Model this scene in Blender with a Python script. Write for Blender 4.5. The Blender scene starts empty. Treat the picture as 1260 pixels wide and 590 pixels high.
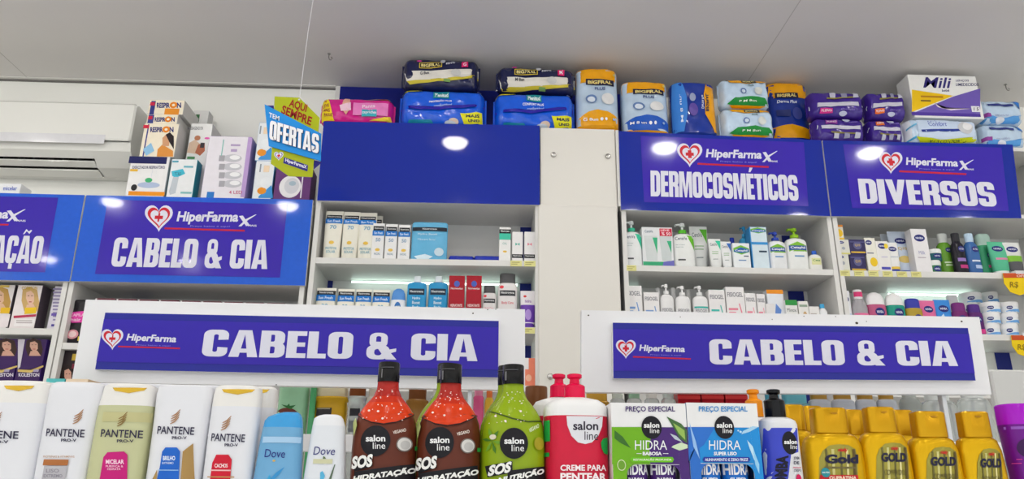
import bpy, math, random
from mathutils import Vector, Matrix
random.seed(7)
SC = bpy.context.scene
COL = SC.collection
R_ = math.radians

# ------------------------------------------------------------------ camera
FPX, IW, IH = 930.0, 1260, 590
CAM = Vector((0, 0, 1.45))
ROT = Matrix.Rotation(R_(-2.1), 3, 'Z') @ Matrix.Rotation(R_(90 + 18.6), 3, 'X') @ Matrix.Rotation(R_(.53), 3, 'Z')
cd = bpy.data.cameras.new('camera')
cd.sensor_fit = 'HORIZONTAL'; cd.sensor_width = 36.0; cd.lens = FPX / IW * 36.0
cd.clip_start = .02
cam = bpy.data.objects.new('camera', cd); COL.objects.link(cam)
cam.matrix_world = Matrix.Translation(CAM) @ ROT.to_4x4()
SC.camera = cam

def P(px, py, Y):
    """the point of the plane Y that stands at photo position (px, py)"""
    d = ROT @ Vector(((px - IW / 2) / FPX, -(py - IH / 2) / FPX, -1))
    return CAM + d * (Y / d.y)

# ------------------------------------------------------------------ materials
def lin(c):
    c /= 255.0
    return c / 12.92 if c <= .04045 else ((c + .055) / 1.055) ** 2.4
MATS = {}
def mat(rgb, rough=.42, metal=0.0, trans=0.0, grain=.05, scale=40.0, bump=0.0, coat=0.0, ior=1.45, bscale=None):
    key = (tuple(rgb), rough, metal, trans, grain, scale, bump, coat, bscale)
    if key in MATS: return MATS[key]
    m = bpy.data.materials.new('surface'); m.use_nodes = True
    nt = m.node_tree; b = nt.nodes['Principled BSDF']
    base = [lin(c) for c in rgb]
    tc = nt.nodes.new('ShaderNodeTexCoord'); nz = nt.nodes.new('ShaderNodeTexNoise')
    nz.inputs['Scale'].default_value = scale; nz.inputs['Detail'].default_value = 2
    nt.links.new(tc.outputs['Object'], nz.inputs['Vector'])
    mx = nt.nodes.new('ShaderNodeMix'); mx.data_type = 'RGBA'
    mx.inputs[6].default_value = (*[c * (1 - grain) for c in base], 1)
    mx.inputs[7].default_value = (*[min(1, c * (1 + grain)) for c in base], 1)
    nt.links.new(nz.outputs['Fac'], mx.inputs[0]); nt.links.new(mx.outputs[2], b.inputs['Base Color'])
    b.inputs['Roughness'].default_value = rough; b.inputs['Metallic'].default_value = metal
    b.inputs['Transmission Weight'].default_value = trans; b.inputs['IOR'].default_value = ior
    b.inputs['Coat Weight'].default_value = coat; b.inputs['Specular IOR Level'].default_value = .27
    if bump:
        n2 = nz
        if bscale:
            n2 = nt.nodes.new('ShaderNodeTexNoise'); n2.inputs['Scale'].default_value = bscale
            nt.links.new(tc.outputs['Object'], n2.inputs['Vector'])
        bp = nt.nodes.new('ShaderNodeBump'); bp.inputs['Strength'].default_value = bump; bp.inputs['Distance'].default_value = .004
        nt.links.new(n2.outputs['Fac'], bp.inputs['Height']); nt.links.new(bp.outputs['Normal'], b.inputs['Normal'])
    MATS[key] = m
    return m
def glow(rgb, s):
    key = ('glow', rgb, s)
    if key in MATS: return MATS[key]
    m = bpy.data.materials.new('lamp'); m.use_nodes = True
    nt = m.node_tree; nt.nodes.remove(nt.nodes['Principled BSDF'])
    e = nt.nodes.new('ShaderNodeEmission'); e.inputs[0].default_value = (*[lin(c) for c in rgb], 1); e.inputs[1].default_value = s
    nt.links.new(e.outputs[0], nt.nodes['Material Output'].inputs[0])
    MATS[key] = m
    return m
def M_(c):
    return c if isinstance(c, bpy.types.Material) else mat(tuple(c))

WHITE = (236, 236, 236); BLACK = (22, 22, 26); NAVY = (30, 34, 95); GOLDC = (214, 160, 30)
BOARD = mat((236, 236, 238), .3, grain=.01)
LAMW = mat((226, 225, 222), .35, grain=.02)
LAMBLUE = mat((32, 50, 158), .045, grain=.05, scale=6)
LAMAZURE = mat((48, 100, 214), .05, grain=.08, scale=60)
STICK = mat((62, 42, 176), .11, grain=.03, scale=4, coat=.25)
SIGNP = mat((54, 36, 172), .3, grain=.04, scale=5)
LETTER = mat((226, 226, 240), .4, grain=.02)
REDM = (205, 30, 48)

# ------------------------------------------------------------------ glyph store (flat lettering, one mesh per word)
GLY = {}
def glyphs(s, off=0.0):
    k = (s, off)
    if k in GLY: return GLY[k]
    c = bpy.data.curves.new('lettering', 'FONT'); c.body = s; c.offset = off; c.resolution_u = 3
    o = bpy.data.objects.new('lettering', c); COL.objects.link(o)
    dg = bpy.context.evaluated_depsgraph_get()
    me = bpy.data.meshes.new_from_object(o.evaluated_get(dg))
    vs = [(v.co.x, v.co.y) for v in me.vertices]; fs = [tuple(p.vertices) for p in me.polygons]
    bpy.data.objects.remove(o); bpy.data.curves.remove(c); bpy.data.meshes.remove(me)
    if not vs: vs = [(0, 0), (1, 1)]
    x0 = min(v[0] for v in vs); x1 = max(v[0] for v in vs); y0 = min(v[1] for v in vs); y1 = max(v[1] for v in vs)
    vs = [((v[0] - x0) / (x1 - x0 or 1), (v[1] - y0) / (y1 - y0 or 1)) for v in vs]
    GLY[k] = (vs, fs)
    return GLY[k]

# heavy poster capitals drawn from rounded bars (pieces overlap in one plane and share one colour)
def _ring(x0, y0, x1, y1, sv, sh, r, gap=None, corners='1111'):
    def contour(ax0, ay0, ax1, ay1, rr):
        pts = []
        for k, (cx, cy, a0) in enumerate(((ax1, ay0, -90), (ax1, ay1, 0), (ax0, ay1, 90), (ax0, ay0, 180))):
            q = rr if corners[k] == '1' else .001
            ox = cx - q * (1 if cx == ax1 else -1); oy = cy - q * (1 if cy == ay1 else -1)
            for i in range(6):
                a = R_(a0 + 90 * i / 5); pts.append((ox + q * math.cos(a), oy + q * math.sin(a)))
            nx = ((ax1, ay1), (ax0, ay1), (ax0, ay0), (ax1, ay0))[k]
            if k in (0, 2):                       # the upright sides carry extra points so that a gap can be cut
                ya, yb = (ay0 + q, ay1 - q) if k == 0 else (ay1 - q, ay0 + q)
                for t in (.08, .16, .24, .32, .40, .48, .56, .64, .72, .80, .9): pts.append(((ax1 if k == 0 else ax0), ya + (yb - ya) * t))
        return pts
    o = contour(x0, y0, x1, y1, r); i = contour(x0 + sv, y0 + sh, x1 - sv, y1 - sh, max(.02, min(r * .55, (x1 - x0) / 2 - sv - .005)))
    out = []; n = len(o)
    for k in range(n):
        j = (k + 1) % n
        if gap and gap(((o[k][0] + o[j][0]) / 2), ((o[k][1] + o[j][1]) / 2)): continue
        out.append([o[k], o[j], i[j], i[k]])
    return out
def heavy(ch):
    """pieces, advance width of one capital; height 1"""
    V, H, r = .245, .175, .19
    q = lambda x0, y0, x1, y1: [(x0, y0), (x1, y0), (x1, y1), (x0, y1)]
    w = .60
    if ch == ' ': return [], .26
    if ch in 'OQ': return _ring(0, 0, w, 1, V, H, r), w
    if ch in 'CÇ':
        p = _ring(0, 0, w, 1, V, H, r, gap=lambda x, y: x > w * .8 and .36 < y < .63)
        if ch == 'Ç': p += [q(.24, -.10, .36, .02), q(.24, -.2, .44, -.1), q(.34, -.2, .44, -.02)]
        return p, w
    if ch in 'AÃ':
        w = .70
        p = [[(0, 0), (V, 0), (.37, 1), (.19, 1)], [(w, 0), (w - V, 0), (w - .37, 1), (w - .19, 1)], q(.14, .16, w - .14, .31), q(.19, .86, w - .19, 1)]
        if ch == 'Ã': p += [[(.12, 1.06), (.2, 1.06), (.3, 1.17), (.26, 1.25)], [(.26, 1.25), (.3, 1.17), (.46, 1.08), (.42, 1.16)], [(.42, 1.16), (.46, 1.06), (.6, 1.2), (.52, 1.22)]]
        return p, w
    if ch == 'B': return _ring(0, 0, w, .56, V, .15, r, corners='1100') + _ring(0, .44, w * .97, 1, V, .15, r, corners='1100'), w
    if ch == 'D': return _ring(0, 0, w, 1, V, H, r * 1.15, corners='1100'), w
    if ch in 'EÉ':
        p = [q(0, 0, V, 1), q(0, 0, .47, H), q(0, .42, .44, .58), q(0, 1 - H, .47, 1)]
        if ch == 'É': p += [[(.16, 1.06), (.28, 1.06), (.44, 1.24), (.24, 1.24)]]
        return p, .47
    if ch == 'F': return [q(0, 0, V, 1), q(0, .40, .42, .57), q(0, 1 - H, .46, 1)], .46
    if ch == 'H': return [q(0, 0, V, 1), q(w - V, 0, w, 1), q(0, .42, w, .58)], w
    if ch == 'I': return [q(0, 0, V + .01, 1)], V + .01
    if ch == 'L': return [q(0, 0, V, 1), q(0, 0, .45, H)], .45
    if ch == 'M':
        w = .8
        return [q(0, 0, .19, 1), q(w - .19, 0, w, 1), [(.1, 1), (.3, 1), (.46, .0), (.34, .0)], [(w - .1, 1), (w - .3, 1), (w - .46, 0), (w - .34, 0)]], w
    if ch == 'N': return [q(0, 0, .19, 1), q(w - .19, 0, w, 1), [(.02, 1), (.22, 1), (w - .02, 0), (w - .22, 0)]], w
    if ch == 'P': return _ring(0, .38, w, 1, V, .15, r, corners='1100') + [q(0, 0, V, .6)], w
    if ch == 'Q': return _ring(0, 0, w, 1, V, H, r), w
    if ch == 'R': return _ring(0, .42, w, 1, V, .15, r, corners='1100') + [q(0, 0, V, .6), q(w - V, 0, w, .40), [(V, .42), (w - .08, .5), (w, .38), (w - V, .38)]], w
    if ch == 'S':
        a = _ring(0, .42, w, 1, V, H, r, gap=lambda x, y: x > w * .8 and y < .68)
        b = _ring(0, 0, w, .58, V, H, r, gap=lambda x, y: x < w * .2 and y > .32)
        return a + b, w
    if ch == 'T': return [q(.14, 0, .14 + V, 1), q(0, 1 - H, .5, 1)], .5
    if ch == 'U': return _ring(0, 0, w, 1.3, V, H, r, gap=lambda x, y: y > .99), w
    if ch == 'V':
        w = .68
        return [[(0, 1), (V, 1), (.42, 0), (.24, 0)], [(w, 1), (w - V, 1), (w - .42, 0), (w - .24, 0)]], w
    if ch == '&':
        return _ring(0, 0, .56, .54, .19, .15, .2) + _ring(.06, .44, .5, 1, .16, .13, .18) + [[(.14, .66), (.34, .66), (.74, 0), (.48, 0)], [(.5, .2), (.5, .36), (.72, .42), (.72, .3)]], .74
    return [], .3
def poster(s):
    k = ('poster', s)
    if k in GLY: return GLY[k]
    vs, fs, x = [], [], 0
    for ch in s:
        p, w = heavy(ch)
        for poly in p:
            n = len(vs); vs += [(a + x, b) for a, b in poly]; fs.append(tuple(range(n, n + len(poly))))
        x += w + .04
    W = x - .04
    GLY[k] = ([(a / W, b) for a, b in vs], fs, True)       # height stays 1 = capital height (accents stand above)
    return GLY[k]

# ------------------------------------------------------------------ mesh collector
class MB:
    def __init__(s): s.v, s.f, s.m, s.mats, s.k, s.inc = [], [], [], [], 0, 1
    def mi(s, c):
        m = M_(c)
        if m not in s.mats: s.mats.append(m)
        return s.mats.index(m)
    def face(s, idx, c): s.f.append(tuple(idx)); s.m.append(s.mi(c))
    def poly3(s, pts, c):
        n = len(s.v); s.v += [tuple(p) for p in pts]; s.face(range(n, n + len(pts)), c)
    def box(s, x0, y0, z0, x1, y1, z1, c, bev=0.0, front=None):
        """a box with chamfered edges; front: another colour for the face at y0"""
        b = min(bev, (x1 - x0) * .45, (y1 - y0) * .45, (z1 - z0) * .45)
        if b <= 0:
            n = len(s.v)
            s.v += [(x, y, z) for z in (z0, z1) for y in (y0, y1) for x in (x0, x1)]
            for q, t in (((0, 1, 5, 4), front or c), ((2, 6, 7, 3), c), ((0, 4, 6, 2), c), ((1, 3, 7, 5), c), ((4, 5, 7, 6), c), ((0, 2, 3, 1), c)): s.face([n + i for i in q], t)
            return
        def oct_(z, i): return [(x0 + b + i, y0 + i, z), (x1 - b - i, y0 + i, z), (x1 - i, y0 + b + i, z), (x1 - i, y1 - b - i, z), (x1 - b - i, y1 - i, z), (x0 + b + i, y1 - i, z), (x0 + i, y1 - b - i, z), (x0 + i, y0 + b + i, z)]
        n = len(s.v); s.v += oct_(z0, b * .7) + oct_(z0 + b, 0) + oct_(z1 - b, 0) + oct_(z1, b * .7)
        for L in range(3):
            for i in range(8):
                j = (i + 1) % 8
                s.face([n + 8 * L + i, n + 8 * L + j, n + 8 * L + 8 + j, n + 8 * L + 8 + i], front if (front and i == 0 and L == 1) else c)
        s.face([n + i for i in range(7, -1, -1)], c); s.face([n + 24 + i for i in range(8)], c)
    def loft(s, secs, c, N=36, caps=True, bands=None):
        """secs: (z, a, b, n, cx, cy) super-elliptic rings; bands(z) may give another colour"""
        n0 = len(s.v)
        for (z, a, b, n, cx, cy) in secs:
            for i in range(N):
                t = 2 * math.pi * i / N; co, si = math.cos(t), math.sin(t)
                s.v.append((cx + a * math.copysign(abs(co) ** (2 / n), co), cy + b * math.copysign(abs(si) ** (2 / n), si), z))
        for k in range(len(secs) - 1):
            cc = bands((secs[k][0] + secs[k + 1][0]) / 2) if bands else c
            for i in range(N):
                j = (i + 1) % N
                s.face([n0 + k * N + i, n0 + k * N + j, n0 + (k + 1) * N + j, n0 + (k + 1) * N + i], cc)
        if caps:
            s.face([n0 + i for i in range(N - 1, -1, -1)], bands(secs[0][0]) if bands else c)
            e = n0 + (len(secs) - 1) * N; s.face([e + i for i in range(N)], bands(secs[-1][0]) if bands else c)
    def tube(s, pts, r, c, N=8):
        pts = [Vector(p) for p in pts]; n0 = len(s.v)
        for k, p in enumerate(pts):
            d = (pts[min(k + 1, len(pts) - 1)] - pts[max(k - 1, 0)]).normalized()
            u = d.cross(Vector((0, 0, 1)) if abs(d.z) < .9 else Vector((1, 0, 0))).normalized(); w = d.cross(u)
            for i in range(N):
                t = 2 * math.pi * i / N; s.v.append(tuple(p + u * r * math.cos(t) + w * r * math.sin(t)))
        for k in range(len(pts) - 1):
            for i in range(N):
                j = (i + 1) % N; s.face([n0 + k * N + i, n0 + k * N + j, n0 + (k + 1) * N + j, n0 + (k + 1) * N + i], c)
        s.face([n0 + i for i in range(N - 1, -1, -1)], c); e = n0 + (len(pts) - 1) * N; s.face([e + i for i in range(N)], c)
    # ---- printing on a front surface F(x, z, lift) -> 3D
    def _l(s, step=.00014): s.k += s.inc; return s.k * step + .0006
    def rect(s, F, x0, z0, x1, z1, c, nx=1, nz=1, top=None):
        l = s._l(); n = len(s.v)
        for j in range(nz + 1):
            for i in range(nx + 1):
                u = i / nx; zt = z1 + (top(u) if top else 0)
                s.v.append(F(x0 + (x1 - x0) * u, z0 + (zt - z0) * j / nz, l))
        for j in range(nz):
            for i in range(nx):
                a = n + j * (nx + 1) + i; s.face([a, a + 1, a + nx + 2, a + nx + 1], c)
    def star(s, F, pts, c, rings=3, sub=1):
        l = s._l(); P2 = []
        for i, p in enumerate(pts):
            q = pts[(i + 1) % len(pts)]
            for t in range(sub): P2.append((p[0] + (q[0] - p[0]) * t / sub, p[1] + (q[1] - p[1]) * t / sub))
        cx = sum(p[0] for p in P2) / len(P2); cz = sum(p[1] for p in P2) / len(P2)
        n = len(s.v); m = len(P2); s.v.append(F(cx, cz, l))
        for k in range(1, rings + 1):
            for p in P2: s.v.append(F(cx + (p[0] - cx) * k / rings, cz + (p[1] - cz) * k / rings, l))
        for i in range(m): s.face([n, n + 1 + i, n + 1 + (i + 1) % m], c)
        for k in range(rings - 1):
            for i in range(m):
                j = (i + 1) % m; a = n + 1 + k * m; s.face([a + i, a + m + i, a + m + j, a + j], c)
    def disc(s, F, cx, cz, rx, rz, c, N=28):
        s.star(F, [(cx + rx * math.cos(2 * math.pi * i / N), cz + rz * math.sin(2 * math.pi * i / N)) for i in range(N)], c)
    def text(s, F, bl, br, tl, c, gl):
        l = s._l(); vs, fs = gl[0], gl[1]; n = len(s.v)
        ux, uz = br[0] - bl[0], br[1] - bl[1]; wx, wz = tl[0] - bl[0], tl[1] - bl[1]
        lift = [0.0] * len(vs)
        if len(gl) > 2:                       # poster pieces: a hair's breadth between overlapping bars
            for q, f in enumerate(fs):
                for i in f: lift[i] = (q % 60) * 5e-6
        for i, (a, b) in enumerate(vs): s.v.append(F(bl[0] + ux * a + wx * b, bl[1] + uz * a + wz * b, l + lift[i]))
        for f in fs: s.face([n + i for i in f], c)
    def build(s, name, parent=None, loc=None, smooth=False, rz=0):
        me = bpy.data.meshes.new(name); me.from_pydata(s.v, [], s.f)
        for m in s.mats: me.materials.append(m)
        me.polygons.foreach_set('material_index', s.m)
        if smooth:
            me.polygons.foreach_set('use_smooth', [True] * len(me.polygons)); me.set_sharp_from_angle(angle=R_(38))
        me.update()
        o = bpy.data.objects.new(name, me); COL.objects.link(o)
        if parent: o.parent = parent
        if loc is not None: o.location = loc
        o.rotation_euler.z = rz
        return o
def tag(o, label, cat, group=None):
    o['label'] = label; o['category'] = cat
    if group: o['group'] = group
    return o
def root(name, loc, label, cat, group=None, rz=0):
    o = bpy.data.objects.new(name, None); COL.objects.link(o); o.location = loc; o.rotation_euler.z = rz
    o.empty_display_size = .05
    return tag(o, label, cat, group)
def struct(name, mb, loc=(0, 0, 0)):
    o = mb.build(name, None, loc); o['kind'] = 'structure'; return o

# ------------------------------------------------------------------ printing language shared by every product
# ('r', x0, z0, x1, z1, colour)   ('d', cx, cz, rx, rz, colour)   ('p', [(x, z) ...], colour)
# ('t', text, x0, z0, x1, z1, colour [, weight])   ('q', text, bl, br, tl, colour [, weight])   weight 'H' = poster capitals
# ('w', text, x0, z0, x1, z1, colour [,weight])
def printing(mb, F, C, art, curved):
    nx, nz = (12, 6) if curved else (1, 1)
    for op in art:
        k = op[0]
        if k == 'r':
            a, b = C(op[1], op[2]), C(op[3], op[4]); mb.rect(F, a[0], a[1], b[0], b[1], op[5], nx, nz)
        elif k == 'd':
            a, b = C(op[1], op[2]), C(op[1] + op[3], op[2] + op[4]); mb.disc(F, a[0], a[1], abs(b[0] - a[0]), abs(b[1] - a[1]), op[5])
        elif k == 'o':
            a, b = C(op[1], op[2]), C(op[1] + op[3], op[2] + op[3]); mb.inc = 0; mb.disc(F, a[0], a[1], abs(b[0] - a[0]), abs(b[1] - a[1]), op[4], 12); mb.inc = 1
        elif k == 'p': mb.star(F, [C(*p) for p in op[1]], op[2], 4 if curved else 1, 4 if curved else 1)
        elif k == 't':
            w = op[7] if len(op) > 7 else .012
            x0, z0, x1, z1 = op[2:6]
            mb.text(F, C(x0, z0), C(x1, z0), C(x0, z1), op[6], poster(op[1]) if w == 'H' else glyphs(op[1], w))
        elif k == 'q':
            w = op[6] if len(op) > 6 else .012
            mb.text(F, C(*op[2]), C(*op[3]), C(*op[4]), op[5], poster(op[1]) if w == 'H' else glyphs(op[1], w))
    return mb

def spot(x0, x1, yt, Y, zb, yb=None):
    """photo span -> centre x, base z, width, height of a thing whose front stands in plane Y on height zb"""
    xc = (x0 + x1) / 2
    if zb is None: zb = P(xc, yb, Y).z
    zt = P(xc, yt, Y).z; h = zt - zb
    lo, hi = 0.0, 4000.0
    for _ in range(40):
        mid = (lo + hi) / 2
        if P(xc, mid, Y).z > zb + h * .5: lo = mid
        else: hi = mid
    ym = lo
    return P(xc, ym, Y).x, zb, (P(x1, ym, Y).x - P(x0, ym, Y).x), h
def conv(X, zb, w, h, Y, px):
    if px: return lambda a, b: (P(a, b, Y).x - X, P(a, b, Y).z - zb)
    return lambda a, b: ((a - .5) * w, b * h)

# ------------------------------------------------------------------ product builders
def carton(label, x0, x1, yt, Y, zb, col, art=(), side=None, d=.05, name='carton', cat='box', group=None, px=False, yb=None, rz=0, top=None):
    X, zb, w, h = spot(x0, x1, yt, Y, zb, yb); w *= .97
    mb = MB(); mb.box(-w / 2, -d / 2, 0, w / 2, d / 2, h, side or col, .0012, front=col)
    if top: mb.box(-w / 2 + .001, -d / 2 + .001, h - .001, w / 2 - .001, d / 2 - .001, h + .0006, top)
    C = conv(X, zb, w, h, Y, px)
    printing(mb, lambda x, z, l: (x, -d / 2 - l * .6, z), C, art, False)
    o = mb.build(name, None, (X, Y + d / 2, zb), rz=rz)
    tag(o, label, cat, group); o['top_z'] = zb + h
    return o

def frontF(secs):
    def F(x, z, l):
        z = max(secs[0][0], min(secs[-1][0], z))
        for k in range(len(secs) - 1):
            if secs[k][0] <= z <= secs[k + 1][0]: break
        p, q = secs[k], secs[k + 1]; t = 0 if q[0] == p[0] else (z - p[0]) / (q[0] - p[0])
        a, b, n, cx, cy = [p[i] + (q[i] - p[i]) * t for i in range(1, 6)]
        u = max(-.995, min(.995, (x - cx) / max(a, 1e-5)))
        s = (1 - abs(u) ** n) ** (1 / n)
        nx = math.copysign(abs(u) ** (n - 1), u) / max(a, 1e-5); ny = -(s ** (n - 1)) / max(b, 1e-5); L = math.hypot(nx, ny) or 1
        return (cx + a * u + l * nx / L, cy - b * s + l * ny / L, z)
    return F

# outlines: (height fraction, half-width fraction, exponent[, depth fraction])
SHAPES = {
 'pump':   dict(body=[(0, .46, 3), (.015, .5, 3), (.55, .5, 3), (.66, .49, 3), (.72, .42, 2.6), (.755, .26, 2.2), (.77, .17, 2)], cap=[(.77, .19, 2), (.84, .19, 2), (.845, .1, 2)], pump=True, d=.6),
 'flat':   dict(body=[(0, .46, 3), (.02, .5, 3), (.62, .5, 3), (.74, .45, 2.6), (.80, .3, 2.2), (.82, .2, 2)], cap=[(.82, .21, 2), (.99, .2, 2), (1, .18, 2)], d=.6),
 'round':  dict(body=[(0, .46, 2), (.02, .5, 2), (.70, .5, 2), (.77, .46, 2), (.80, .38, 2)], cap=[(.80, .42, 2), (.985, .42, 2), (1, .38, 2)], d=.9),
 'tall':   dict(body=[(0, .46, 2.4), (.015, .5, 2.4), (.70, .48, 2.4), (.80, .36, 2.2), (.84, .26, 2)], cap=[(.84, .27, 2), (.985, .26, 2), (1, .24, 2)], d=.7),
 'dome':   dict(body=[(0, .44, 2.6), (.02, .48, 2.6), (.3, .5, 2.6), (.66, .48, 2.6), (.70, .45, 2.4)], cap=[(.70, .46, 2.4), (.86, .42, 2.4), (.95, .34, 2.2), (1, .16, 2)], d=.62),
 'toner':  dict(body=[(0, .46, 2.4), (.015, .5, 2.4), (.6, .5, 2.4), (.72, .42, 2.2), (.79, .28, 2)], cap=[(.79, .3, 2), (.985, .3, 2), (1, .27, 2)], d=.7),
 'lotion': dict(body=[(0, .47, 4), (.015, .5, 4), (.80, .5, 4), (.85, .46, 3.4), (.875, .28, 2.4), (.885, .18, 2)], cap=[(.885, .19, 2), (.99, .18, 2), (1, .16, 2)], d=.5),
 'bigc':   dict(body=[(0, .46, 3), (.015, .5, 3), (.74, .5, 3), (.80, .46, 2.8), (.82, .4, 2.6)], cap=[(.82, .41, 2.6), (.985, .4, 2.6), (1, .38, 2.6)], d=.6),
 'big':    dict(body=[(0, .46, 2.6), (.015, .5, 2.6), (.60, .5, 2.6), (.70, .49, 2.5), (.73, .44, 2.4)], cap=[(.73, .42, 2.4), (.93, .41, 2.4), (.98, .38, 2.4), (1, .3, 2.4)], d=.62),
}
def secs_of(prof, w, h, d):
    return [(p[0] * h, p[1] * w, (p[3] if len(p) > 3 else p[1]) * d, p[2], 0, 0) for p in prof]
def bottle(label, x0, x1, yt, Y, zb, col, capcol, art=(), kind='flat', name='bottle', cat='bottle', group=None, px=False, yb=None, rz=0, pumpcol=None, bands=None, dpt=None, capart=()):
    X, zb, w, h = spot(x0, x1, yt, Y, zb, yb); w *= .96
    S = SHAPES[kind]; d = w * (dpt or S['d'])
    r = root(name, (X, Y + d / 2, zb), label, cat, group, rz); r['top_z'] = zb + h
    bs = secs_of(S['body'], w, h, d); mb = MB(); mb.loft(bs, col, bands=(lambda z: bands(z / h)) if bands else None)
    C = conv(X, zb, w, h, Y, px)
    printing(mb, frontF(bs), C, art, True)
    mb.build('body', r, smooth=True)
    cs = secs_of(S['cap'], w, h, d)
    if 'pump' in S:
        rr = min(S['cap'][0][1] * w, d * .45)
        cs = [(z, a and min(a, rr * a / (S['cap'][0][1] * w)), min(a, rr * a / (S['cap'][0][1] * w)), 2, 0, 0) for (z, a, b, n, _, _) in cs]
        c = MB(); c.loft(cs, capcol); c.build('collar', r, smooth=True)
        p = MB(); hh = h * .845
        p.loft([(hh, .06 * w, .06 * w, 2, 0, 0), (h * .92, .06 * w, .06 * w, 2, 0, 0)], pumpcol or capcol, 16)
        p.loft([(h * .92, .13 * w, .13 * w, 2, 0, 0), (h * .99, .13 * w, .13 * w, 2, 0, 0), (h, .1 * w, .1 * w, 2, 0, 0)], pumpcol or capcol, 20)
        p.tube([(0, 0, h * .965), (-.2 * w, -.06 * w, h * .965), (-.34 * w, -.1 * w, h * .95), (-.36 * w, -.1 * w, h * .92)], .055 * w, pumpcol or capcol)
        p.build('pump_head', r, smooth=True)
    else:
        c = MB(); c.loft(cs, capcol); printing(c, frontF(cs), C, capart, True); c.build('cap', r, smooth=True)
    return r

def tube(label, x0, x1, yt, Y, zb, col, capcol, art=(), name='cream_tube', cat='tube', group=None, px=False, yb=None, rz=0, capf=.14, taper=.86):
    X, zb, w, h = spot(x0, x1, yt, Y, zb, yb); w *= .96; d = w * .62
    r = root(name, (X, Y + d / 2, zb), label, cat, group, rz); r['top_z'] = zb + h
    z0 = h * capf
    bs = [(z0, w * .5 * taper * .9, d * .46, 2, 0, 0), (z0 + h * .03, w * .5 * taper, d * .5, 2, 0, 0), (h * .45, w * .5 * (taper + 1) / 2, d * .42, 2.1, 0, 0), (h * .8, w * .5, d * .2, 2.3, 0, 0), (h * .93, w * .5, d * .05, 3, 0, 0), (h, w * .5, d * .04, 4, 0, 0)]
    mb = MB(); mb.loft(bs, col); printing(mb, frontF(bs), conv(X, zb, w, h, Y, px), art, True); mb.build('body', r, smooth=True)
    c = MB(); c.loft([(0, w * .5 * taper * .86, d * .44, 2, 0, 0), (h * .01, w * .5 * taper * .9, d * .46, 2, 0, 0), (z0, w * .5 * taper * .93, d * .47, 2, 0, 0)], capcol); c.build('cap', r, smooth=True)
    return r

def jar(label, x0, x1, yt, Y, zb, col, lidcol, art=(), name='cream_jar', cat='jar', group=None, yb=None, lid=.4):
    X, zb, w, h = spot(x0, x1, yt, Y, zb, yb); w *= .97; a = w / 2
    r = root(name, (X, Y + a, zb), label, cat, group); r['top_z'] = zb + h
    bs = [(0, a * .9, a * .9, 2, 0, 0), (h * .05, a * .96, a * .96, 2, 0, 0), (h * (1 - lid), a * .96, a * .96, 2, 0, 0)]
    mb = MB(); mb.loft(bs, col); printing(mb, frontF(bs), conv(X, zb, w, h, Y, False), art, True); mb.build('body', r, smooth=True)
    c = MB(); c.loft([(h * (1 - lid), a, a, 2, 0, 0), (h * .95, a, a, 2, 0, 0), (h, a * .93, a * .93, 2, 0, 0)], lidcol); c.build('lid', r, smooth=True)
    return r

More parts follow.
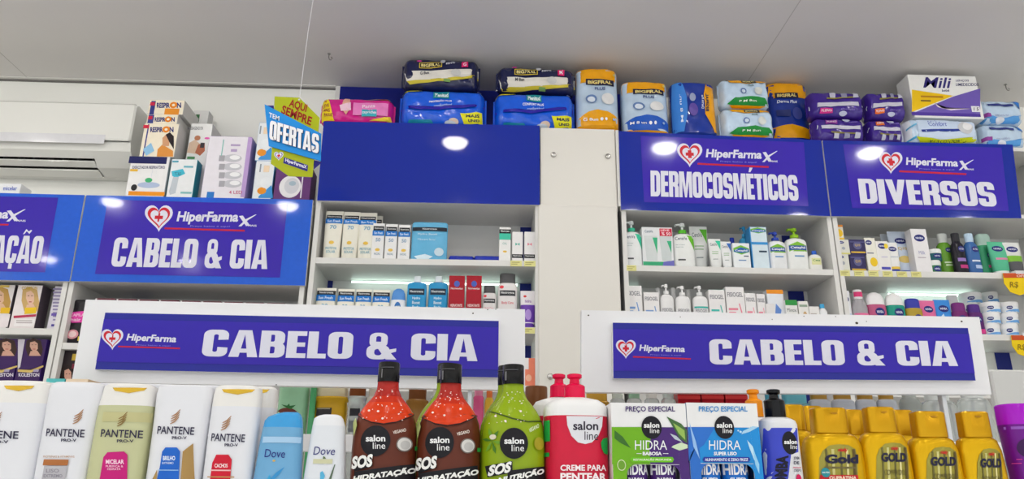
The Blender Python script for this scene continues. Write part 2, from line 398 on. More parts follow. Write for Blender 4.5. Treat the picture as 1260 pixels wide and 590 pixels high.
def film_pack(label, x0, x1, yt, Y, zb, col, art=(), d=.11, up=False, seal=None, name='pack', cat='pack', group=None, yb=None, rz=0, ry=0, puff=.012, px=False, n=3.2, sealc=None):
    """a soft plastic pack: a pillow with flat welded ends (left and right, or top and bottom when up)"""
    X, zb, w, h = spot(x0, x1, yt, Y, zb, yb); w *= .955
    r = root(name, (X, Y + d / 2, zb), label, cat, group, rz); r['top_z'] = zb + h; r.rotation_euler.y = ry
    h0 = h; h *= .975
    L, Hh = (h, w) if up else (w, h)
    seed = random.random() * 50
    ends = .06 if up else .09
    def sec(t):                     # t 0..1 along the pack -> half height, half depth
        e = min(t, 1 - t) / ends
        k = 1 if e >= 1 else math.sin(e * math.pi / 2) ** .7
        if up: return Hh / 2 * (.92 + .08 * k), d / 2 * (.62 + .38 * k)
        return Hh / 2 * (.80 + .20 * k) * (.985 - .015 * math.cos(2 * math.pi * t)), max(.004, d / 2 * (.25 + .75 * k))
    def crease(t, u): 
        return puff * .40 * (math.sin(17 * t + 5 * u + seed) * math.sin(9 * u + seed * 2 + 4 * t) + .6 * math.sin(31 * t - 14 * u + seed * 3) * (abs(t - .5) * 2) ** 2 * (.4 if up else 1))
    def to3(t, q, y):               # along, across (0 centre), depth
        return (q, y, t * L) if up else ((t - .5) * L, y, Hh / 2 + q)
    mb = MB(); NT, NC = 40, 44
    for i in range(NT + 1):
        t = i / NT; a, b = sec(t)
        for j in range(NC):
            th = 2 * math.pi * j / NC; co, si = math.cos(th), math.sin(th)
            q = a * math.copysign(abs(co) ** (2 / n), co); y = b * math.copysign(abs(si) ** (2 / n), si)
            if si < 0: y -= crease(t, q / Hh) * abs(si)
            else: y += crease(1 - t, q / Hh + 3) * abs(si)
            mb.v.append(to3(t, q, y))
    ends_col = sealc or col
    for i in range(NT):
        for j in range(NC):
            k = (j + 1) % NC
            mb.face([i * NC + j, i * NC + k, (i + 1) * NC + k, (i + 1) * NC + j] if not up else [i * NC + j, i * NC + k, (i + 1) * NC + k, (i + 1) * NC + j], ends_col if (i < 2 or i > NT - 3) else col)
    mb.face(list(range(NC)), ends_col); mb.face([NT * NC + j for j in range(NC)], ends_col)
    def F(x, z, l):
        t, q = (z / L, x) if up else (x / L + .5, z - Hh / 2)
        t = max(.001, min(.999, t)); a, b = sec(t); u = max(-.99, min(.99, q / a))
        y = -b * (1 - abs(u) ** n) ** (1 / n); y -= crease(t, q / Hh) * (1 - abs(u) ** n) ** (1 / 2)
        return to3(t, u * a, y - .0012 - l * 3.5)
    printing(mb, F, conv(X, zb, w, h0, Y, px), art, True)
    mb.build('body', r, smooth=True)
    fin = .016 if up else .022
    for e in (0, 1):                # the welded fins
        s = MB(); a, b = sec(0); t0 = -.03 if e == 0 else 1.0
        o_ = []
        for k in range(9):
            q = -a * .92 + 2 * a * .92 * k / 8
            zig = .004 * math.sin(k * 2.1 + seed)
            o_.append((q, zig))
        nn = len(s.v)
        for (q, zg) in o_:
            s.v.append(to3(0.004 if e == 0 else .996, q, -.0015)); s.v.append(to3(-fin if e == 0 else 1 + fin, q * 1.0, zg - .0015))
        for (q, zg) in o_:
            s.v.append(to3(0.004 if e == 0 else .996, q, .0015)); s.v.append(to3(-fin if e == 0 else 1 + fin, q * 1.0, zg + .0015))
        for k in range(8):
            s.face([2 * k, 2 * k + 1, 2 * k + 3, 2 * k + 2], ends_col); s.face([18 + 2 * k, 18 + 2 * k + 2, 18 + 2 * k + 3, 18 + 2 * k + 1], ends_col)
            s.face([2 * k + 1, 18 + 2 * k + 1, 18 + 2 * k + 3, 2 * k + 3], ends_col)
        if not up: s.build('end_seal', r, smooth=True)
    return r

# ================================================================== THE SETTING
YF, YW = 3.10, 3.43                      # front of the shelving, face of the back wall
ZC = P(200, 103, YW).z                   # ceiling height
XL, XR, YB = -4.2, 4.6, -4.0
CEIL = mat((228, 225, 223), .55, grain=.03, scale=2.0, bump=.02)
WALLM = mat((246, 246, 241), .6, grain=.02, scale=3, bump=.03)
b = MB(); b.box(XL, YB, -.05, XR, YW + .1, 0, mat((222, 220, 216), .25, grain=.06, scale=2)); struct('floor', b)
b = MB(); b.box(XL, YB, ZC, XR, YW + .1, ZC + .06, CEIL); struct('ceiling', b)
b = MB(); b.box(XL, YW, 0, XR, YW + .1, ZC, WALLM); struct('wall_back', b)
b = MB(); b.box(XL - .1, YB, 0, XL, YW + .1, ZC, WALLM); struct('wall_left', b)
b = MB(); b.box(XR, YB, 0, XR + .1, YW + .1, ZC, WALLM); struct('wall_right', b)
b = MB(); b.box(XL, YB, ZC - .45, XR, YB + .1, ZC, WALLM); struct('wall_front', b)      # lintel over the open shop front
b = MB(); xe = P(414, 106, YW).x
b.box(XL, YW - .012, ZC - .011, xe, YW, ZC - .001, mat((118, 116, 114), .6)); b.box(XL, YW - .03, ZC - .004, xe, YW - .012, ZC, mat((228, 226, 222), .5)); struct('trim_1', b)  # dark grey strip paints the shadow gap between wall and ceiling
# dark blue laminate board on the wall above the middle shelves, with a pale edge
b = MB(); x0, x1 = P(419, 105, YW - .02).x, P(770, 120, YW - .02).x
zt = P(440, 104, YW - .02).z
b.box(x0, YW - .02, 2.4, x1, YW, zt, mat((30, 38, 128), .25)); b.box(x0 - .022, YW - .024, 2.4, x0, YW, zt + .004, LAMW); struct('trim_2', b)
# seams of the ceiling boards
b = MB()
for xx in (-2.3, 1.28, 3.4): b.box(xx - .0015, YB, ZC - .0006, xx + .0015, YW, ZC + .001, mat((190, 186, 182), .6))
struct('trim_3', b)

# ceiling lamps
def downlight(x, y):
    r = root('ceiling_downlight', (x, y, ZC), 'round white downlight set in the shop ceiling', 'lamp', 'round ceiling downlights')
    m = MB(); N = 32
    for k in range(N):
        a, c = 2 * math.pi * k / N, 2 * math.pi * (k + 1) / N
        for (r0, z0, r1, z1) in ((.07, -.006, .085, -.008), (.085, -.008, .09, 0)):
            m.poly3([(r0 * math.cos(a), r0 * math.sin(a), z0), (r0 * math.cos(c), r0 * math.sin(c), z0), (r1 * math.cos(c), r1 * math.sin(c), z1), (r1 * math.cos(a), r1 * math.sin(a), z1)], WHITE)
    m.build('ring', r)
    m = MB(); m.loft([(-.038, .03, .03, 2, 0, 0), (-.035, .045, .045, 2, 0, 0), (-.027, .06, .06, 2, 0, 0), (-.016, .068, .068, 2, 0, 0), (-.004, .07, .07, 2, 0, 0)], glow((255, 250, 244), LAMP), 32); m.build('lens', r, smooth=True)
LAMP = 64.0
for k in range(-3, 4):
    for yy in (2.16, 1.06, -.4, -1.7, -3.0):
        downlight(-.19 + 1.23 * k, yy)

# ceiling hooks
for (px, py, lb) in ((405, 69, 'small metal screw hook in the ceiling above the pink pack'), (1237, 107, 'small metal screw hook in the ceiling near the right edge')):
    d = ROT @ Vector(((px - IW / 2) / FPX, -(py - 3 - IH / 2) / FPX, -1)); p = CAM + d * ((ZC - CAM.z) / d.z)
    m = MB(); m.tube([(0, 0, 0), (0, 0, -.02), (.004, 0, -.032), (.012, 0, -.034), (.016, 0, -.026), (.012, 0, -.018)], .0022, mat((150, 148, 145), .35, 1.0)); m.tube([(0, 0, .0), (0, 0, -.003)], .008, mat((170, 168, 165), .4, .8))
    tag(m.build('ceiling_hook', None, p, True), lb, 'hook')

# ------------------------------------------------------------------ logo and signs, drawn in photo positions on a plane
def heart(cx, cy, w, n=40):
    pts = []
    for k in range(n):
        t = 2 * math.pi * k / n
        x = 16 * math.sin(t) ** 3; y = 13 * math.cos(t) - 5 * math.cos(2 * t) - 2 * math.cos(3 * t) - math.cos(4 * t)
        pts.append((cx + x / 32 * w, cy - (y + 2.5) / 32 * w * 1.06))
    return pts
def heart_ring(cx, cy, w0, w1):
    return heart(cx, cy, w0), heart(cx, cy, w1)
def logo(cx, cy, w, hf, line, cross=.30, xs=None, tagl=None):
    """heart with a red inner heart outline and a red cross, the shop's name, a red rule and the swash X"""
    s = w / 32.0; dn = 1.2 * s
    art = [('p', heart(cx, cy, w), LETTER), ('p', heart(cx, cy - .6 * s, w * .80), REDM), ('p', heart(cx + .4 * s, cy - .2 * s, w * .62), LETTER)]
    a = 3.0 * s; L = w * .155; cy2 = cy - 1.5 * s
    art += [('r', cx - L, cy2 + a * .62, cx + L, cy2 - a * .62, REDM), ('r', cx - a * .62, cy2 + L, cx + a * .62, cy2 - L, REDM)]
    if line:
        (ax, ay), (bx, by), t = line
        art.append(('p', [(ax, ay), (bx, by), (bx - .5, by + t), (ax - .5, ay + t)], (196, 28, 60)))
    bl, br, tl = hf
    art.append(('q', 'HiperFarma', bl, br, tl, LETTER, .035))
    if tagl: art.append(('q', 'Preço baixo é aqui!', *tagl, (130, 120, 215), .02))
    if xs:
        x0, y0, x1, y1 = xs; W, Hh = x1 - x0, y1 - y0
        f = lambda u, v: (x0 + W * u, y0 + Hh * v)
        art += [('p', [f(.03, .12), f(.24, .08), f(.62, .90), f(.42, .98)], LETTER), ('p', [f(0, 1.0), f(.16, 1.0), f(.5, .5), f(1.0, 0), f(.92, 0), f(.42, .38)], LETTER)]
        art += [('q', 'MAIS', f(.52, 1.0), f(1.0, 1.03), f(.52, .84), LETTER, .03)]
    return art
def sign_art(mb, Y, art, y_local):
    """print ART given in photo positions on the plane Y; mb is built in world axes"""
    C = lambda a, b_: (P(a, b_, Y).x, P(a, b_, Y).z)
    printing(mb, lambda x, z, l: (x, y_local - l * .8, z), C, art, False)

# ------------------------------------------------------------------ wall shelving units
UNITG = 'wall shelving units'
def quad_panel(mb, corners, Y, t, c, back=None):
    """an upright board whose four front corners (TL, TR, BR, BL) sit at photo positions on plane Y"""
    q = [P(*p, Y) for p in corners]; n = len(mb.v)
    mb.v += [tuple(v) for v in q] + [(v.x, v.y + t, v.z) for v in q]
    for f in ((0, 3, 2, 1), (4, 5, 6, 7), (0, 1, 5, 4), (1, 2, 6, 5), (2, 3, 7, 6), (3, 0, 4, 7)): mb.face([n + i for i in f], c if f == (0, 3, 2, 1) else (back or LAMW))
    return q
def shelf_z(sh, x):
    (xa, za, xb, zb) = sh
    return za + (zb - za) * (x - xa) / (xb - xa)
def shelf_line(pa, pb, Y=YF):
    a, b_ = P(*pa, Y), P(*pb, Y)
    return (a.x, a.z, b_.x, b_.z)
def unit(label, hdr, panelcol, shelves, blue=(), left=True, right=True, depth=.30, strips=(), sticker=None, xl=None, xr=None, tags=()):
    """hdr: photo corners of the header board; shelves: list of shelf_line of the upper front edge"""
    q = [P(*p, YF) for p in hdr]
    xa = (q[0].x + q[3].x) / 2 if xl is None else xl; xb = (q[1].x + q[2].x) / 2 if xr is None else xr
    zt = min(q[0].z, q[1].z); zh = max(q[2].z, q[3].z)
    r = root('wall_shelf_unit', ((xa + xb) / 2, YF, 0), label, 'shelves')
    O = Vector(((xa + xb) / 2, YF, 0))
    def part(name, mb, par=r, smooth=False):
        mb.v = [(v[0] - O.x, v[1] - O.y, v[2] - O.z) for v in mb.v]
        return mb.build(name, par, smooth=smooth)
    h = MB(); quad_panel(h, hdr, YF - .018, .018, panelcol); hp = part('header_panel', h)
    if sticker:
        corners, art = sticker
        s = MB(); C = lambda a, b_: (P(a, b_, YF - .018).x, P(a, b_, YF - .018).z)
        F = lambda x, z, l: (x, YF - .0185 - l * .8, z)
        s.star(F, [C(*p) for p in corners], STICK, 1, 1)
        printing(s, F, C, art, False)
        part('sign_sticker', s, hp)
    D = YF + depth
    m = MB(); m.box(xa + .002, YF + .001, zh + .0, xb - .002, D, zh + .018, LAMW); m.box(xa + .002, YF + .001, zt - .03, xb - .002, D, zt - .012, LAMW); part('top_board', m)
    th = .020
    if left: m = MB(); m.box(xa, YF, .10, xa + th, D, zt - .03, LAMW); part('side_panel', m)
    if right: m = MB(); m.box(xb - th, YF, .10, xb, D, zt - .03, LAMW); part('side_panel', m)
    m = MB(); m.box(xa + th, D - .012, .1, xb - th, D, zh, LAMW); part('back_panel', m)
    m = MB(); m.box(xa + th, YF + .02, 0, xb - th, D - .02, .1, mat((70, 70, 74), .5)); part('plinth', m)
    for bx0, bx1 in blue:
        m = MB(); m.box(bx0, D - .016, .3, bx1, D - .0125, zh - .005, mat((36, 46, 130), .3)); part('blue_back_strip', m)
    for i, sh in enumerate(shelves):
        m = MB(); t = .026; x0, x1 = xa + th, xb - th; z0, z1 = shelf_z(sh, x0), shelf_z(sh, x1); n = len(m.v)
        m.v += [(x0, YF + .003, z0), (x1, YF + .003, z1), (x1, D - .017, z1), (x0, D - .017, z0), (x0, YF + .003, z0 - t), (x1, YF + .003, z1 - t), (x1, D - .017, z1 - t), (x0, D - .017, z0 - t)]
        for f in ((0, 1, 2, 3), (7, 6, 5, 4), (0, 4, 5, 1), (1, 5, 6, 2), (2, 6, 7, 3), (3, 7, 4, 0)): m.face([n + k for k in f], LAMW)
        so = part('shelf', m)
        for (si, tx0, tx1) in tags:
            if si == i:
                g = MB(); za = shelf_z(sh, (tx0 + tx1) / 2)
                g.box(tx0, YF - .0005, za - .027, tx1, YF + .002, za - .002, mat((226, 222, 150), .5)); 
                k = 0
                gF = lambda x, z, l: (x, YF - .0007 - l * .3, z)
                w = tx1 - tx0
                for rr in range(2): g.rect(gF, tx0 + w * .1, za - .019 + rr * .008, tx0 + w * (.62 + .2 * rr), za - .016 + rr * .008, (168, 160, 96))
                part('price_tag', g, so)
        if i in [s[0] for s in strips]:
            for s in strips:
                if s[0] == i:
                    g = MB(); zz = min(z0, z1) - t; g.tube([(s[1], D - .05, zz - .012), (s[2], D - .05, zz - .012)], .005, glow((226, 255, 242), s[3] * .8)); part('led_tube', g, so, True)
    m = MB()
    for lv in (1.25, .85, .45): m.box(xa + th, YF + .003, lv, xb - th, D - .017, lv + .022, LAMW)
    part('lower_shelf', m)
    r['zh'] = zh
    return r, xa, xb, zt
def X_(px, py, Y=YF): return P(px, py, Y).x

# -- far left unit (hair colour)
hdrLF = [(-185, 233), (104.2, 240.3), (85.5, 346.5), (-205, 341)]
shLF1 = shelf_line((0, 403.5), (70, 404.5)); shLF2 = shelf_line((0, 470), (60, 471))
hf = logo(-104, 262, 34, ((-74, 272), (9, 273), (-70, 257)), ((-112, 273), (11, 276), 2), xs=(8, 258, 32, 273))
uLF = unit('white shelf unit under the air conditioner, azure header ending in AÇÃO', hdrLF, LAMAZURE, [shLF1, shLF2],
     sticker=([(-160, 238.5), (71.8, 243.5), (55.5, 335.5), (-178, 331)], hf + [('q', 'COLORAÇÃO', (-80, 322.5), (50, 325), (-73, 288.5), LETTER, 'H')]))
# -- left unit
hdrL = [(106.3, 240.4), (385, 246), (375.2, 351.8), (87, 346.2)]
shL1 = shelf_line((80, 422), (372, 428)); shL2 = shelf_line((62, 490), (370, 496))
lg = logo(195.6, 269.5, 34.5, ((216.5, 276.5), (292, 277), (220, 260.5)), ((203, 280.3), (301.5, 283.2), 2.2), xs=(293.5, 264.5, 316, 279), tagl=((234, 280), (283, 280.6), (234.3, 277.6)))
uL = unit('white shelf unit with azure CABELO & CIA header below the hanging offers sign', hdrL, LAMAZURE, [shL1, shL2], blue=[(X_(124, 370) - .0, X_(146, 370))],
     sticker=([(132.9, 246), (353.6, 252), (344.5, 342), (117, 337.5)], lg + [('q', 'CABELO & CIA', (136.5, 328.5), (329, 331.6), (142, 292.7), LETTER, 'H')]))
# -- middle unit
hdrM = [(398.3, 149.3), (664, 154.8), (664, 252.4), (390.2, 247)]
shM1 = shelf_line((386, 316.7), (662.6, 321)); shM2 = shelf_line((384, 400), (662, 403)); shM3 = shelf_line((384, 473), (662, 475))
D_ = YF + .29
uM = unit('white shelf unit with blank dark blue header between hanging sign and white pillar', hdrM, LAMBLUE, [shM1, shM2, shM3],
     blue=[(X_(398, 300, D_), X_(414, 300, D_)), (X_(640, 300, D_), X_(655, 300, D_))], strips=[(0, X_(420, 340), X_(640, 340), 5.0), (1, X_(420, 420), X_(640, 420), 5.0)],
     tags=[(0, X_(628, 327), X_(642, 327)), (0, X_(645, 327), X_(659, 327)), (1, X_(640, 408), X_(658, 408))])
# -- right unit
hdrD = [(761, 161.3), (1010.5, 172.8), (1021.5, 266.3), (764, 258.3)]
shD1 = shelf_line((768, 326), (1018, 331.5)); shD2 = shelf_line((768, 401), (1022, 405))
lg = logo(848.6, 191.5, 31, ((868, 197), (936.7, 199), (869.5, 183.6)), ((858.5, 200.8), (946, 204.8), 2.2), xs=(937.6, 186.3, 956.6, 199.8), tagl=((886, 200.2), (931, 201.6), (886, 198)))
uD = unit('white shelf unit with dark blue DERMOCOSMÉTICOS header beside the white pillar', hdrD, LAMBLUE, [shD1, shD2], blue=[(X_(969, 360, D_), X_(988, 360, D_))], strips=[(0, X_(768, 345), X_(800, 345), 3.0)],
     sticker=([(788, 167.5), (989, 175.5), (994.5, 254), (792.5, 249)], lg + [('q', 'DERMOCOSMÉTICOS', (800.6, 242), (982.8, 247.6), (800.2, 210.3), LETTER, 'H')]), tags=[(0, X_(771, 330), X_(783, 330))])
# -- far right unit
hdrV = [(1012, 172.8), (1246, 178), (1257, 269), (1023, 266.3)]
shV1 = shelf_line((1031, 332.5), (1245, 336)); shV2 = shelf_line((1037, 409), (1247, 412)); shV3 = shelf_line((1040, 480), (1250, 483))
lg = logo(1096, 201, 28.5, ((1114.5, 206), (1178.5, 208.3), (1115, 194)), ((1106.5, 210), (1189, 213.6), 2.2), xs=(1179.5, 197, 1198, 209.6), tagl=((1131, 209.2), (1174, 210.4), (1131, 207.3)))
uV = unit('white shelf unit with dark blue DIVERSOS header at the right', hdrV, LAMBLUE, [shV1, shV2, shV3], blue=[(X_(1222, 430, D_), X_(1240, 430, D_))],
     strips=[(0, X_(1130, 350), X_(1240, 350), 7.0), (1, X_(1205, 430), X_(1255, 430), 12.0)], xr=X_(1300, 220),
     sticker=([(1037.3, 177.8), (1232, 182), (1241, 260), (1048.5, 256.3)], lg + [('q', 'DIVERSOS', (1058.6, 250.6), (1226.8, 254.8), (1055, 220.3), LETTER, 'H')]),
     tags=[(0, X_(1034 + k * 17.5, 338), X_(1046 + k * 17.5, 338)) for k in range(6)])
# -- white pillar between them: two cladding boards with cam screws
ZTM = P(664, 154.8, YF).z
r = root('wall_cladding', (X_(713, 300), YF, 0), 'tall plain off-white cladding board between the two blue-headed shelf units', 'panel')
xa, xb = X_(665.5, 300), X_(763, 300); O = Vector((X_(713, 300), YF, 0))
CLAD = mat((230, 227, 220), .35, grain=.02, scale=3)
def pl(name, mb, par=r, sm=False):
    mb.v = [(v[0] - O.x, v[1] - O.y, v[2]) for v in mb.v]; return mb.build(name, par, smooth=sm)
zj = P(713, 254, YF).z
m = MB(); m.box(xa, YF + .004, zj - .02, X_(758, 200), YF + .022, P(713, 158, YF).z, CLAD, .001); up_ = pl('upper_board', m)
m = MB(); m.box(xa - .012, YF - .012, .05, X_(762.5, 350), YF + .004, zj, CLAD, .004); lo_ = pl('lower_board', m)
m = MB(); m.box(X_(758.5, 200), YF - .01, zj, X_(762, 200), YF + .3, P(760, 160, YF).z - .006, LAMW); pl('edge_strip', m)
m = MB(); m.box(xa, YF + .022, P(713, 158, YF).z - .018, X_(758, 200), YF + .3, P(713, 158, YF).z, LAMW); pl('top_board', m)
for (px, py, yy, par) in ((681, 191, YF + .004, up_), (748, 193, YF + .004, up_), (677, 464, YF - .012, lo_)):
    m = MB(); c = P(px, py, yy); N = 24
    secs = [(.0, .013), (.006, .013), (.011, .010), (.013, .004)]
    n0 = 0
    for (dy, rr) in secs:
        for k in range(N): m.v.append((c.x + rr * math.cos(2 * math.pi * k / N), yy - dy, c.z + rr * math.sin(2 * math.pi * k / N)))
    for L in range(3):
        for k in range(N): j = (k + 1) % N; m.face([L * N + k, L * N + j, (L + 1) * N + j, (L + 1) * N + k], mat((190, 188, 184), .25, 1.0))
    m.face([3 * N + k for k in range(N)], mat((190, 188, 184), .25, 1.0)); pl('cam_screw', m, par, True)

# ------------------------------------------------------------------ air conditioner
YA = YW - .23
ax1 = P(164, 150, YA).x; ax0 = ax1 - .90
za1 = P(120, 126, YA).z; za0 = za1 - .30
r = root('air_conditioner', ((ax0 + ax1) / 2, YW, za0), 'white split air conditioner on the wall above the left shelves', 'air conditioner')
O = Vector(((ax0 + ax1) / 2, YW, za0)); ACW = mat((236, 236, 231), .1, grain=.01, scale=5)
def ac(name, mb, par=r, sm=False):
    mb.v = [(v[0] - O.x, v[1] - O.y, v[2] - O.z) for v in mb.v]; return mb.build(name, par, smooth=sm)
def extr(mb, prof, xA, xB, c):
    n = len(mb.v); k = len(prof)
    mb.v += [(xA, y, z) for y, z in prof] + [(xB, y, z) for y, z in prof]
    for i in range(k): j = (i + 1) % k; mb.face([n + i, n + j, n + k + j, n + k + i], c)
    mb.face([n + i for i in range(k)], c); mb.face([n + k + i for i in range(k - 1, -1, -1)], c)
# housing in three bays so that the outlet is a real opening
ox0, ox1 = P(-60, 215, YA).x, P(103, 215, YA).x
hou = [(YW - .001, za0), (YW - .05, za0), (YW - .13, za0 + .012), (YW - .205, za0 + .065), (YA + .012, za0 + .10), (YA + .012, za1 - .012), (YW - .20, za1), (YW - .001, za1)]
opn = [(YW - .001, za0), (YW - .05, za0), (YW - .055, za0 + .03), (YW - .09, za0 + .07), (YW - .15, za0 + .07), (YW - .172, za0 + .040), (YW - .205, za0 + .065), (YA + .012, za0 + .10), (YA + .012, za1 - .012), (YW - .20, za1), (YW - .001, za1)]
m = MB(); extr(m, hou, ax0, ox0, ACW); extr(m, hou, ox1, ax1, ACW); extr(m, opn, ox0, ox1, ACW); ac('housing', m)
m = MB(); m.box(ax0 - .004, YA - .006, za0 + .105, ax1 + .004, YA + .012, za1 - .006, ACW, .008)
fp = ac('front_panel', m)
m = MB(); m.box(P(-70, 170, YA).x, YA - .0075, P(60, 176, YA).z, P(130, 170, YA).x, YA - .005, P(60, 165, YA).z, mat((222, 222, 226), .12)); ac('display_strip', m, fp)
m = MB()
for k in range(9): xx = ox0 + .02 + k * (ox1 - ox0 - .04) / 8; m.box(xx - .0015, YW - .15, za0 + .03, xx + .0015, YW - .10, za0 + .068, mat((60, 60, 62), .5))
m.box(ox0, YW - .105, za0 + .02, ox1, YW - .09, za0 + .075, mat((24, 24, 26), .6)); ac('air_outlet', m)
for (yy, zz, dy) in ((YW - .155, za0 + .036, .035), (YW - .105, za0 + .012, .05)):
    m = MB(); extr(m, [(yy, zz), (yy + dy, zz - .014), (yy + dy, zz - .019), (yy, zz - .005)], ox0 + .006, ox1 - .006, ACW); ac('louver', m)

# ------------------------------------------------------------------ hanging offers sign
YO = 2.62
cc = lambda x, y: (310 + x / 4.536, 100 + y / 4.536)
oc = P(357, 168, YO)
r = root('hanging_sign', oc, 'die-cut AQUI SEMPRE TEM OFERTAS sign hanging on a thread from the ceiling', 'sign', rz=0)
GREENY = mat((168, 178, 24), .4, grain=.03); AZ = mat((32, 140, 220), .4, grain=.03); DKB = mat((44, 38, 130), .4)
def slab(mb, pts, y0, t, c):
    q = [P(*cc(*p), YO) - oc for p in pts]; n = len(mb.v); k = len(q)
    mb.v += [(v.x, y0, v.z) for v in q] + [(v.x, y0 + t, v.z) for v in q]
    mb.face([n + i for i in range(k)], c); mb.face([n + k + i for i in range(k - 1, -1, -1)], c)
    for i in range(k): j = (i + 1) % k; mb.face([n + i, n + k + i, n + k + j, n + j], c)
C = lambda a, b_: ((P(*cc(a, b_), YO) - oc).x, (P(*cc(a, b_), YO) - oc).z)
m = MB(); slab(m, [(127, 85), (265, 92), (378, 205), (368, 300), (345, 450), (338, 535), (205, 530), (105, 460), (112, 370), (118, 250)], 0, .003, GREENY)
printing(m, lambda x, z, l: (x, -.0004 - l * .5, z), C, [('q', 'AQUI', (203, 148), (300, 182), (215, 98), (150, 30, 28), .03), ('q', 'SEMPRE', (162, 180), (328, 250), (173, 133), (150, 30, 28), .03),
   ('p', [(180, 425), (313, 470), (310, 505), (175, 458)], DKB), ('q', 'HiperFarmaX', (185, 455), (305, 497), (188, 430), LETTER, .03),
   ('p', heart(150, 420, 52), LETTER), ('p', heart(150, 419, 42), DKB), ('p', heart(150, 418, 34), LETTER), ('r', 141, 421, 159, 413, REDM), ('r', 146, 427, 154, 407, REDM)], False)
m.build('board', r)
m = MB(); slab(m, [(73, 133), (388, 297), (386, 450), (96, 366)], -.006, .003, AZ)
printing(m, lambda x, z, l: (x, -.0062 - l * 4, z), C, [('q', 'TEM', (98, 205), (155, 228), (100, 180), (235, 240, 245), .02), ('q', 'OFERTAS', (104, 333), (379, 415), (110, 228), (16, 40, 90), 'H'), ('q', 'OFERTAS', (100, 330), (375, 412), (106, 225), (238, 240, 244), 'H')], False)
m.build('ribbon', r)
m = MB(); slab(m, [(73, 133), (120, 133), (122, 160)], .004, .002, DKB); m.build('ribbon_fold', r)
m = MB(); slab(m, [(342, 438), (390, 449), (344, 490)], .004, .002, DKB); m.build('ribbon_fold', r)
hole = P(*cc(264, 104), YO) - oc
m = MB(); a = Vector((hole.x, .001, hole.z)); m.tube([a, a + Vector((.004, .002, .3)), Vector((hole.x + .012, .004, ZC - oc.z - .001))], .0011, mat((225, 225, 228), .3)); m.build('thread', r)
m = MB(); m.disc(lambda x, z, l: (x, -.002, z), hole.x, hole.z, .004, .004, mat((215, 215, 215), .3)); m.build('eyelet', r)

# ================================================================== GONDOLA IN THE FOREGROUND
YH = 1.30                                # header boards
ZG = 1.335                               # shelf the front bottles stand on
def gx(px, py, Y): return P(px, py, Y).x
r = root('gondola', (.05, 1.25, 0), 'white island shelving the front bottles stand on, seen only as pale ledges', 'shelves')
O = Vector((.05, 1.25, 0))
def gp(name, mb, par=r, sm=False):
    mb.v = [(v[0] - O.x, v[1] - O.y, v[2]) for v in mb.v]; return mb.build(name, par, smooth=sm)
m = MB(); m.box(-.95, .86, ZG - .027, .98, 1.62, ZG - .0015, BOARD); gp('top_shelf', m)
for z in (.25, .6, .95): m = MB(); m.box(-.95, .86, z, .98, 1.62, z + .02, BOARD); gp('shelf', m)
m = MB(); m.box(-.95, 1.29, .02, .98, 1.31, ZG - .026, BOARD); gp('center_panel', m)
m = MB(); m.box(-.95, .9, 0, .98, 1.58, .1, mat((90, 90, 94), .5)); gp('plinth', m)
m = MB(); za, zb_ = P(430, 535.5, 1.34).z, P(430, 557, 1.34).z
m.box(-.95, 1.335, zb_, .98, 1.35, za, BOARD, .001); gp('rail', m)
POST = mat((205, 206, 208), .3, .6)
for px in (-70, 578, 1161):
    xx = gx(px, 500, 1.325); m = MB(); m.box(xx - .004, 1.319, ZG, xx + .004, 1.333, 1.62 + (.1 if px < 0 else 0.06), POST, .001); gp('upright', m)

def header_board(label, board, plate, art, screws):
    q = [P(*p, YH) for p in board]; O2 = (q[3] + q[2]) / 2
    r2 = root('gondola_header', O2, label, 'sign board')
    def hp(name, mb, par=r2, sm=False):
        mb.v = [(v[0] - O2.x, v[1] - O2.y, v[2] - O2.z) for v in mb.v]; return mb.build(name, par, smooth=sm)
    m = MB(); quad_panel(m, board, YH, .018, BOARD, BOARD)
    for (px, py, rr) in screws: c = P(px, py, YH); m.disc(lambda x, z, l: (x, YH - .0006, z), c.x, c.z, rr, rr * .8, (70, 60, 50), 10)
    bo = hp('board', m)
    m = MB(); quad_panel(m, plate, YH - .012, .011, mat((40, 44, 152), .22, grain=.04), BOARD)
    po = hp('sign_plate', m)
    m = MB(); TL, TR, BR, BL = plate; k0, k1 = .115, .865
    L = lambda a, b_, t: (a[0] + (b_[0] - a[0]) * t, a[1] + (b_[1] - a[1]) * t)
    YS = YH - .012; C = lambda a, b_: (P(a, b_, YS).x, P(a, b_, YS).z)
    F = lambda x, z, l: (x, YS - .0004 - l * .5, z)
    m.star(F, [C(*p) for p in (L(TL, BL, k0), L(TR, BR, k0), L(TR, BR, k1), L(TL, BL, k1))], SIGNP, 1, 1)
    printing(m, F, C, art, False); hp('sign_sticker', m, po)
    return r2
art = logo(138.5, 418.5, 27, ((155, 422), (216, 424.5), (158, 411)), ((146, 426), (222, 428.4), 1.8), tagl=((168, 426), (210, 427.3), (168, 424.2)))
art += [('q', 'CABELO & CIA', (248, 439), (587.5, 445), (252.5, 406), LETTER, 'H')]
header_board('white header board with CABELO & CIA sign above the shampoo bottles at left', [(105.6, 369), (646, 381), (646, 480.6), (88, 470.5)], [(129.5, 385), (613.7, 395.3), (612.8, 465), (117, 455)], art,
   [(582, 386, .0016), (600, 381.5, .0012), (610, 381, .0010), (340, 474, .0012)])
art = logo(770, 430.5, 24.5, ((786, 434.5), (842, 436.3), (787.5, 424.6)), ((779, 438.8), (850, 441.4), 1.7), tagl=((800, 438), (838, 438.9), (800, 436.3)))
art += [('q', 'CABELO & CIA', (873.5, 449), (1178.5, 451), (872, 418), LETTER, 'H')]
